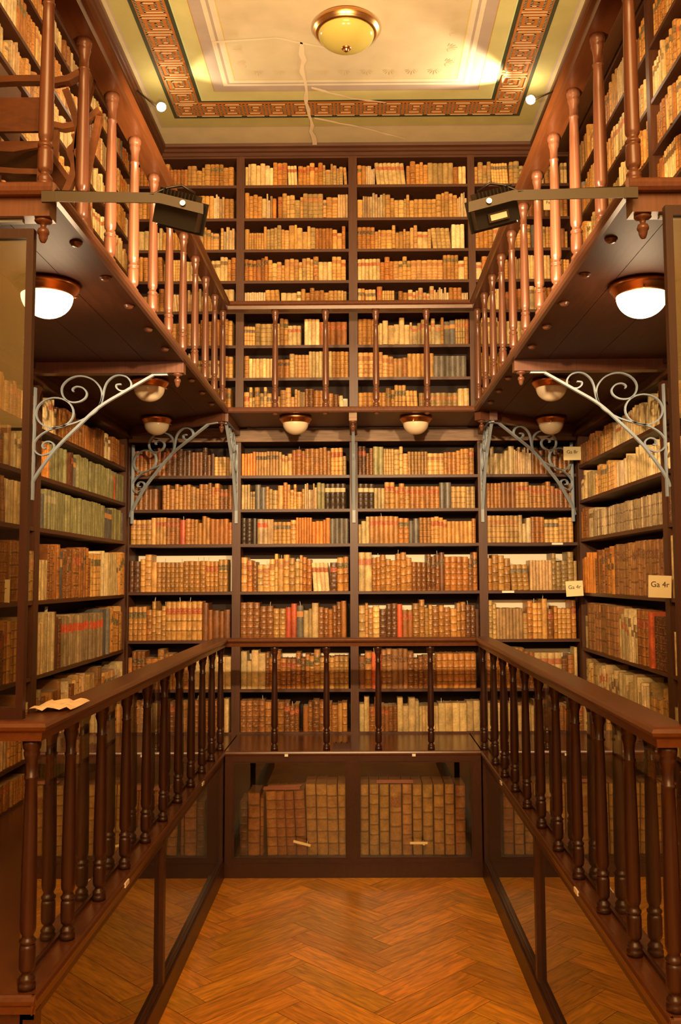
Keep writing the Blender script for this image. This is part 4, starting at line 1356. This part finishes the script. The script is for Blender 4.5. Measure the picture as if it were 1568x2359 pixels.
# --- folios in the end cabinet (a kind of their own)
FOL = []
row = dict(o=Vector((0, YD + .11, .147)), t=Vector((1, 0, 0)), n=Vector((0, -1, 0)), bay='F', i=0, H=.8, num=0, L=2)
tanf, brf, dkf = (.50, .29, .085), (.36, .14, .035), (.12, .06, .03)
xx = -.985
for w, h, c, ln, nb, dsc in ((.062, .43, dkf, 0, 7, 'small black ruled'), (.092, .50, (.40, .17, .05), 0, 5, 'broad red-brown'), (.026, .46, brf, 0, 6, 'slim brown'),
                        (.078, .51, (.48, .22, .06), .035, 7, 'light brown tooled'), (.070, .51, brf, .05, 7, 'leaning brown'), (.072, .51, (.33, .12, .03), .055, 7, 'darker leaning brown'),
                        (.080, .515, (.34, .13, .035), .05, 7, 'thick brown'), (.078, .57, tanf, .03, 6, 'scuffed tan'), (.082, .57, tanf, .025, 6, 'tan'),
                        (.080, .565, tanf, .03, 6, 'worn tan'), (.074, .57, tanf, .02, 6, 'tan beside the middle stile')):
    if ln and not FOL[-1]['lean']: xx += .030
    FOL.append(dict(row=row, t=xx, w=w, h=h, d=.30, sty='gilt', back=0, lean=ln, c=(*c, 1), lab=(0, 0, 0, 0), nb=nb, g=.25, r=random.random(), dsc=dsc))
    xx += w + .006
xx = -.008
for i, dsc in enumerate(('tan, against the middle stile', 'torn tan', 'narrow tan', 'broad tan with brown title band', 'tan ribbed', 'ribbed tan behind the key tag',
                         'tan right of the key tag', 'pale tan', 'ribbed tan', 'mottled brown')):
    w = (.062, .07, .072, .09, .072, .07, .078, .078, .072, .078)[i]
    c = tanf if i < 9 else (.36, .15, .05)
    c = tuple(v * random.uniform(.92, 1.1) for v in c)
    xx += .008
    FOL.append(dict(row=row, t=xx, w=w, h=.565 - (0 if i < 9 else .01), d=.30, sty='gilt', back=0, lean=0, c=(*c, 1),
                    lab=(.34, .13, .03, 1) if i == 3 else (0, 0, 0, 0), nb=(6, 7, 6, 5, 7, 6, 5, 6, 7, 6)[i], g=.2, r=random.random(), dsc=dsc))
    xx += w + .004
for i, B in enumerate(FOL):
    p = B['row']['o'] + Vector((B['t'] + B['w'] / 2, .15, 0))
    side_ = 'left' if i < 11 else 'right'
    k = i if i < 11 else i - 11
    oname = ['first', 'second', 'third', 'fourth', 'fifth', 'sixth', 'seventh', 'eighth', 'ninth', 'tenth', 'eleventh'][k]
    T = thing('folio_volume', tuple(p), '%s folio, %s from left behind the %s glass door' % (B['dsc'].replace(',', ''), oname, side_), 'folio',
              'huge folios behind the end glass doors')
    cv, pg = MB(), MB(); cv.attrs = pg.attrs = True; lb_ = MB(); lb_.attrs = True
    book_geo(cv, pg, B, True, lb_)
    cv.build('cover', 'book', T); pg.build('page_block', 'pages', T)
    if lb_.f: tag(lb_.build('title_label', 'book', T), 'brown title band')
for x0, x1, lab in ((-.80, -.50, 'pink paper slips lying on top of the left folios'), (.13, .43, 'pink paper strip lying on top of the right folios')):
    m = MB(); z = .147 + (.525 if x0 < 0 else .575)
    m.obox(((x0 + x1) / 2, YD + .15, z), ((x1 - x0) / 2, 0, 0), (0, .035, .004), (0, 0, .0012))
    if x0 < 0: m.obox(((x0 + x1) / 2 + .02, YD + .21, z + .006), ((x1 - x0) / 2 - .01, 0, .004), (0, .025, 0), (0, 0, .0012))
    tag(m.build('paper_slip', 'pink'), lab, 'paper slip')

# --- visibility of every book, so that the largest in the picture are individual objects
bpy.context.view_layer.update()
verts, polys = [], []
for o in list(COL.objects):
    if o.type != 'MESH' or o.name.startswith(('glass_pane', 'wall_', 'floor', 'ceiling')): continue
    mw = o.matrix_world; k0 = len(verts)
    verts += [mw @ v.co for v in o.data.vertices]
    polys += [[i + k0 for i in p.vertices] for p in o.data.polygons]
bvh = BVHTree.FromPolygons(verts, polys)
eye = Vector((0, 0, CAMZ))


def visible(p):
    d = p - eye; L_2 = d.length; d.normalize()
    q = project(p)
    if q is None or not (2 < q[0] < IMW - 2 and 2 < q[1] < IMH - 2): return False
    hit = bvh.ray_cast(eye, d, L_2 - .03)
    return hit[0] is None


for B in BOOKS:
    r = B['row']; base = r['o'] + r['t'] * B['t'] - r['n'] * (B['back'] - .005)
    c4 = [project(base + r['t'] * a * B['w'] + Vector((0, 0, z * B['h']))) for a, z in ((0, 0), (1, 0), (1, 1), (0, 1))]
    if None in c4: B['s'] = 0; B['px'] = 0; continue
    ar = abs(sum(c4[i][0] * c4[(i + 1) % 4][1] - c4[(i + 1) % 4][0] * c4[i][1] for i in range(4))) / 2
    vis = 0
    if -60 < c4[0][0] < IMW + 60 and -100 < c4[0][1] < IMH + 100:
        for a in (.3, .7):
            for z in (.1, .35, .6, .92):
                vis += visible(base + r['t'] * a * B['w'] + Vector((0, 0, z * B['h'])) + r['n'] * .004)
    B['vis'] = vis; B['s'] = ar * vis / 8; B['px'] = (c4[0][0] + c4[1][0]) / 2
order = sorted(range(len(BOOKS)), key=lambda i: -BOOKS[i]['s'])
NIND = 300
ind = set(order[:NIND])
print('books', len(BOOKS), 'visible', sum(1 for B in BOOKS if B['s'] > 0), 'smallest individual px', BOOKS[order[NIND - 1]]['s'])
# ordinals along each shelf among the books in view
byrow = {}
for i, B in enumerate(BOOKS):
    if B['s'] > 0: byrow.setdefault(id(B['row']), []).append(i)
for lst in byrow.values():
    lst.sort(key=lambda i: BOOKS[i]['px'])
    for k, i in enumerate(lst): BOOKS[i]['ord'] = k + 1
ORDN = lambda n_: '%d%s' % (n_, 'th' if 10 <= n_ % 100 <= 20 else {1: 'st', 2: 'nd', 3: 'rd'}.get(n_ % 10, 'th'))
slr = random.Random(11)
cov = MB(); cov.attrs = True
for i, B in enumerate(BOOKS):
    if i not in ind:
        if B['s'] <= 0 and B['vis'] == 0 and B['px'] and not (-250 < B['px'] < IMW + 250): continue
        book_geo(cov, None, B, False); continue
    r = B['row']
    p = r['o'] + r['t'] * (B['t'] + B['w'] / 2) - r['n'] * (B['back'] + B['d'] / 2)
    size = 'tall' if B['h'] > .30 else ('short' if B['h'] < .22 else 'medium-height')
    thick = 'thick' if B['w'] > .045 else ('thin' if B['w'] < .024 else '')
    feat = 'book'
    nmS = STY[B['sty']]['nm']
    lab = ' '.join(w_ for w_ in (thick or size, nmS, 'book,', ORDN(B['ord']), 'visible from left,', ORD[r['num']], 'shelf,' if r['num'] == 0 else 'shelf down,', r['where']) if w_)
    T = thing('book', tuple(p), lab, 'book', 'old books on the %s' % r['where'])
    cv, pg, lb_ = MB(), MB(), MB(); cv.attrs = pg.attrs = lb_.attrs = True
    book_geo(cv, pg, B, True, lb_)
    cv.build('cover', 'book', T); pg.build('page_block', 'pages', T)
    if lb_.f: lb_.build('title_label', 'book', T)
    if slr.random() < .13 and B['lean'] == 0 and B['w'] > .02:
        m = MB(); q = r['o'] + r['t'] * (B['t'] + B['w'] * .5) - r['n'] * (B['back'] + .03 + slr.random() * .05) + Vector((0, 0, B['h'] + .012))
        m.obox(q, r['t'] * .0012 + Vector((0, 0, .0)), r['n'] * .010, Vector((0, 0, .024)) + r['n'] * slr.uniform(-.006, .010) + r['t'] * slr.uniform(-.004, .004))
        m.build('paper_slip', 'label', T)
o = cov.build('book', ['book', 'pages'], None, (0, 7, 1))
tag(o, 'rows of small old leather books filling all the remaining shelves', 'book', 'old books on the far shelves', 'stuff')

for o in COL.objects:
    for k_ in ('_o', '_skip'):
        if k_ in o: del o[k_]
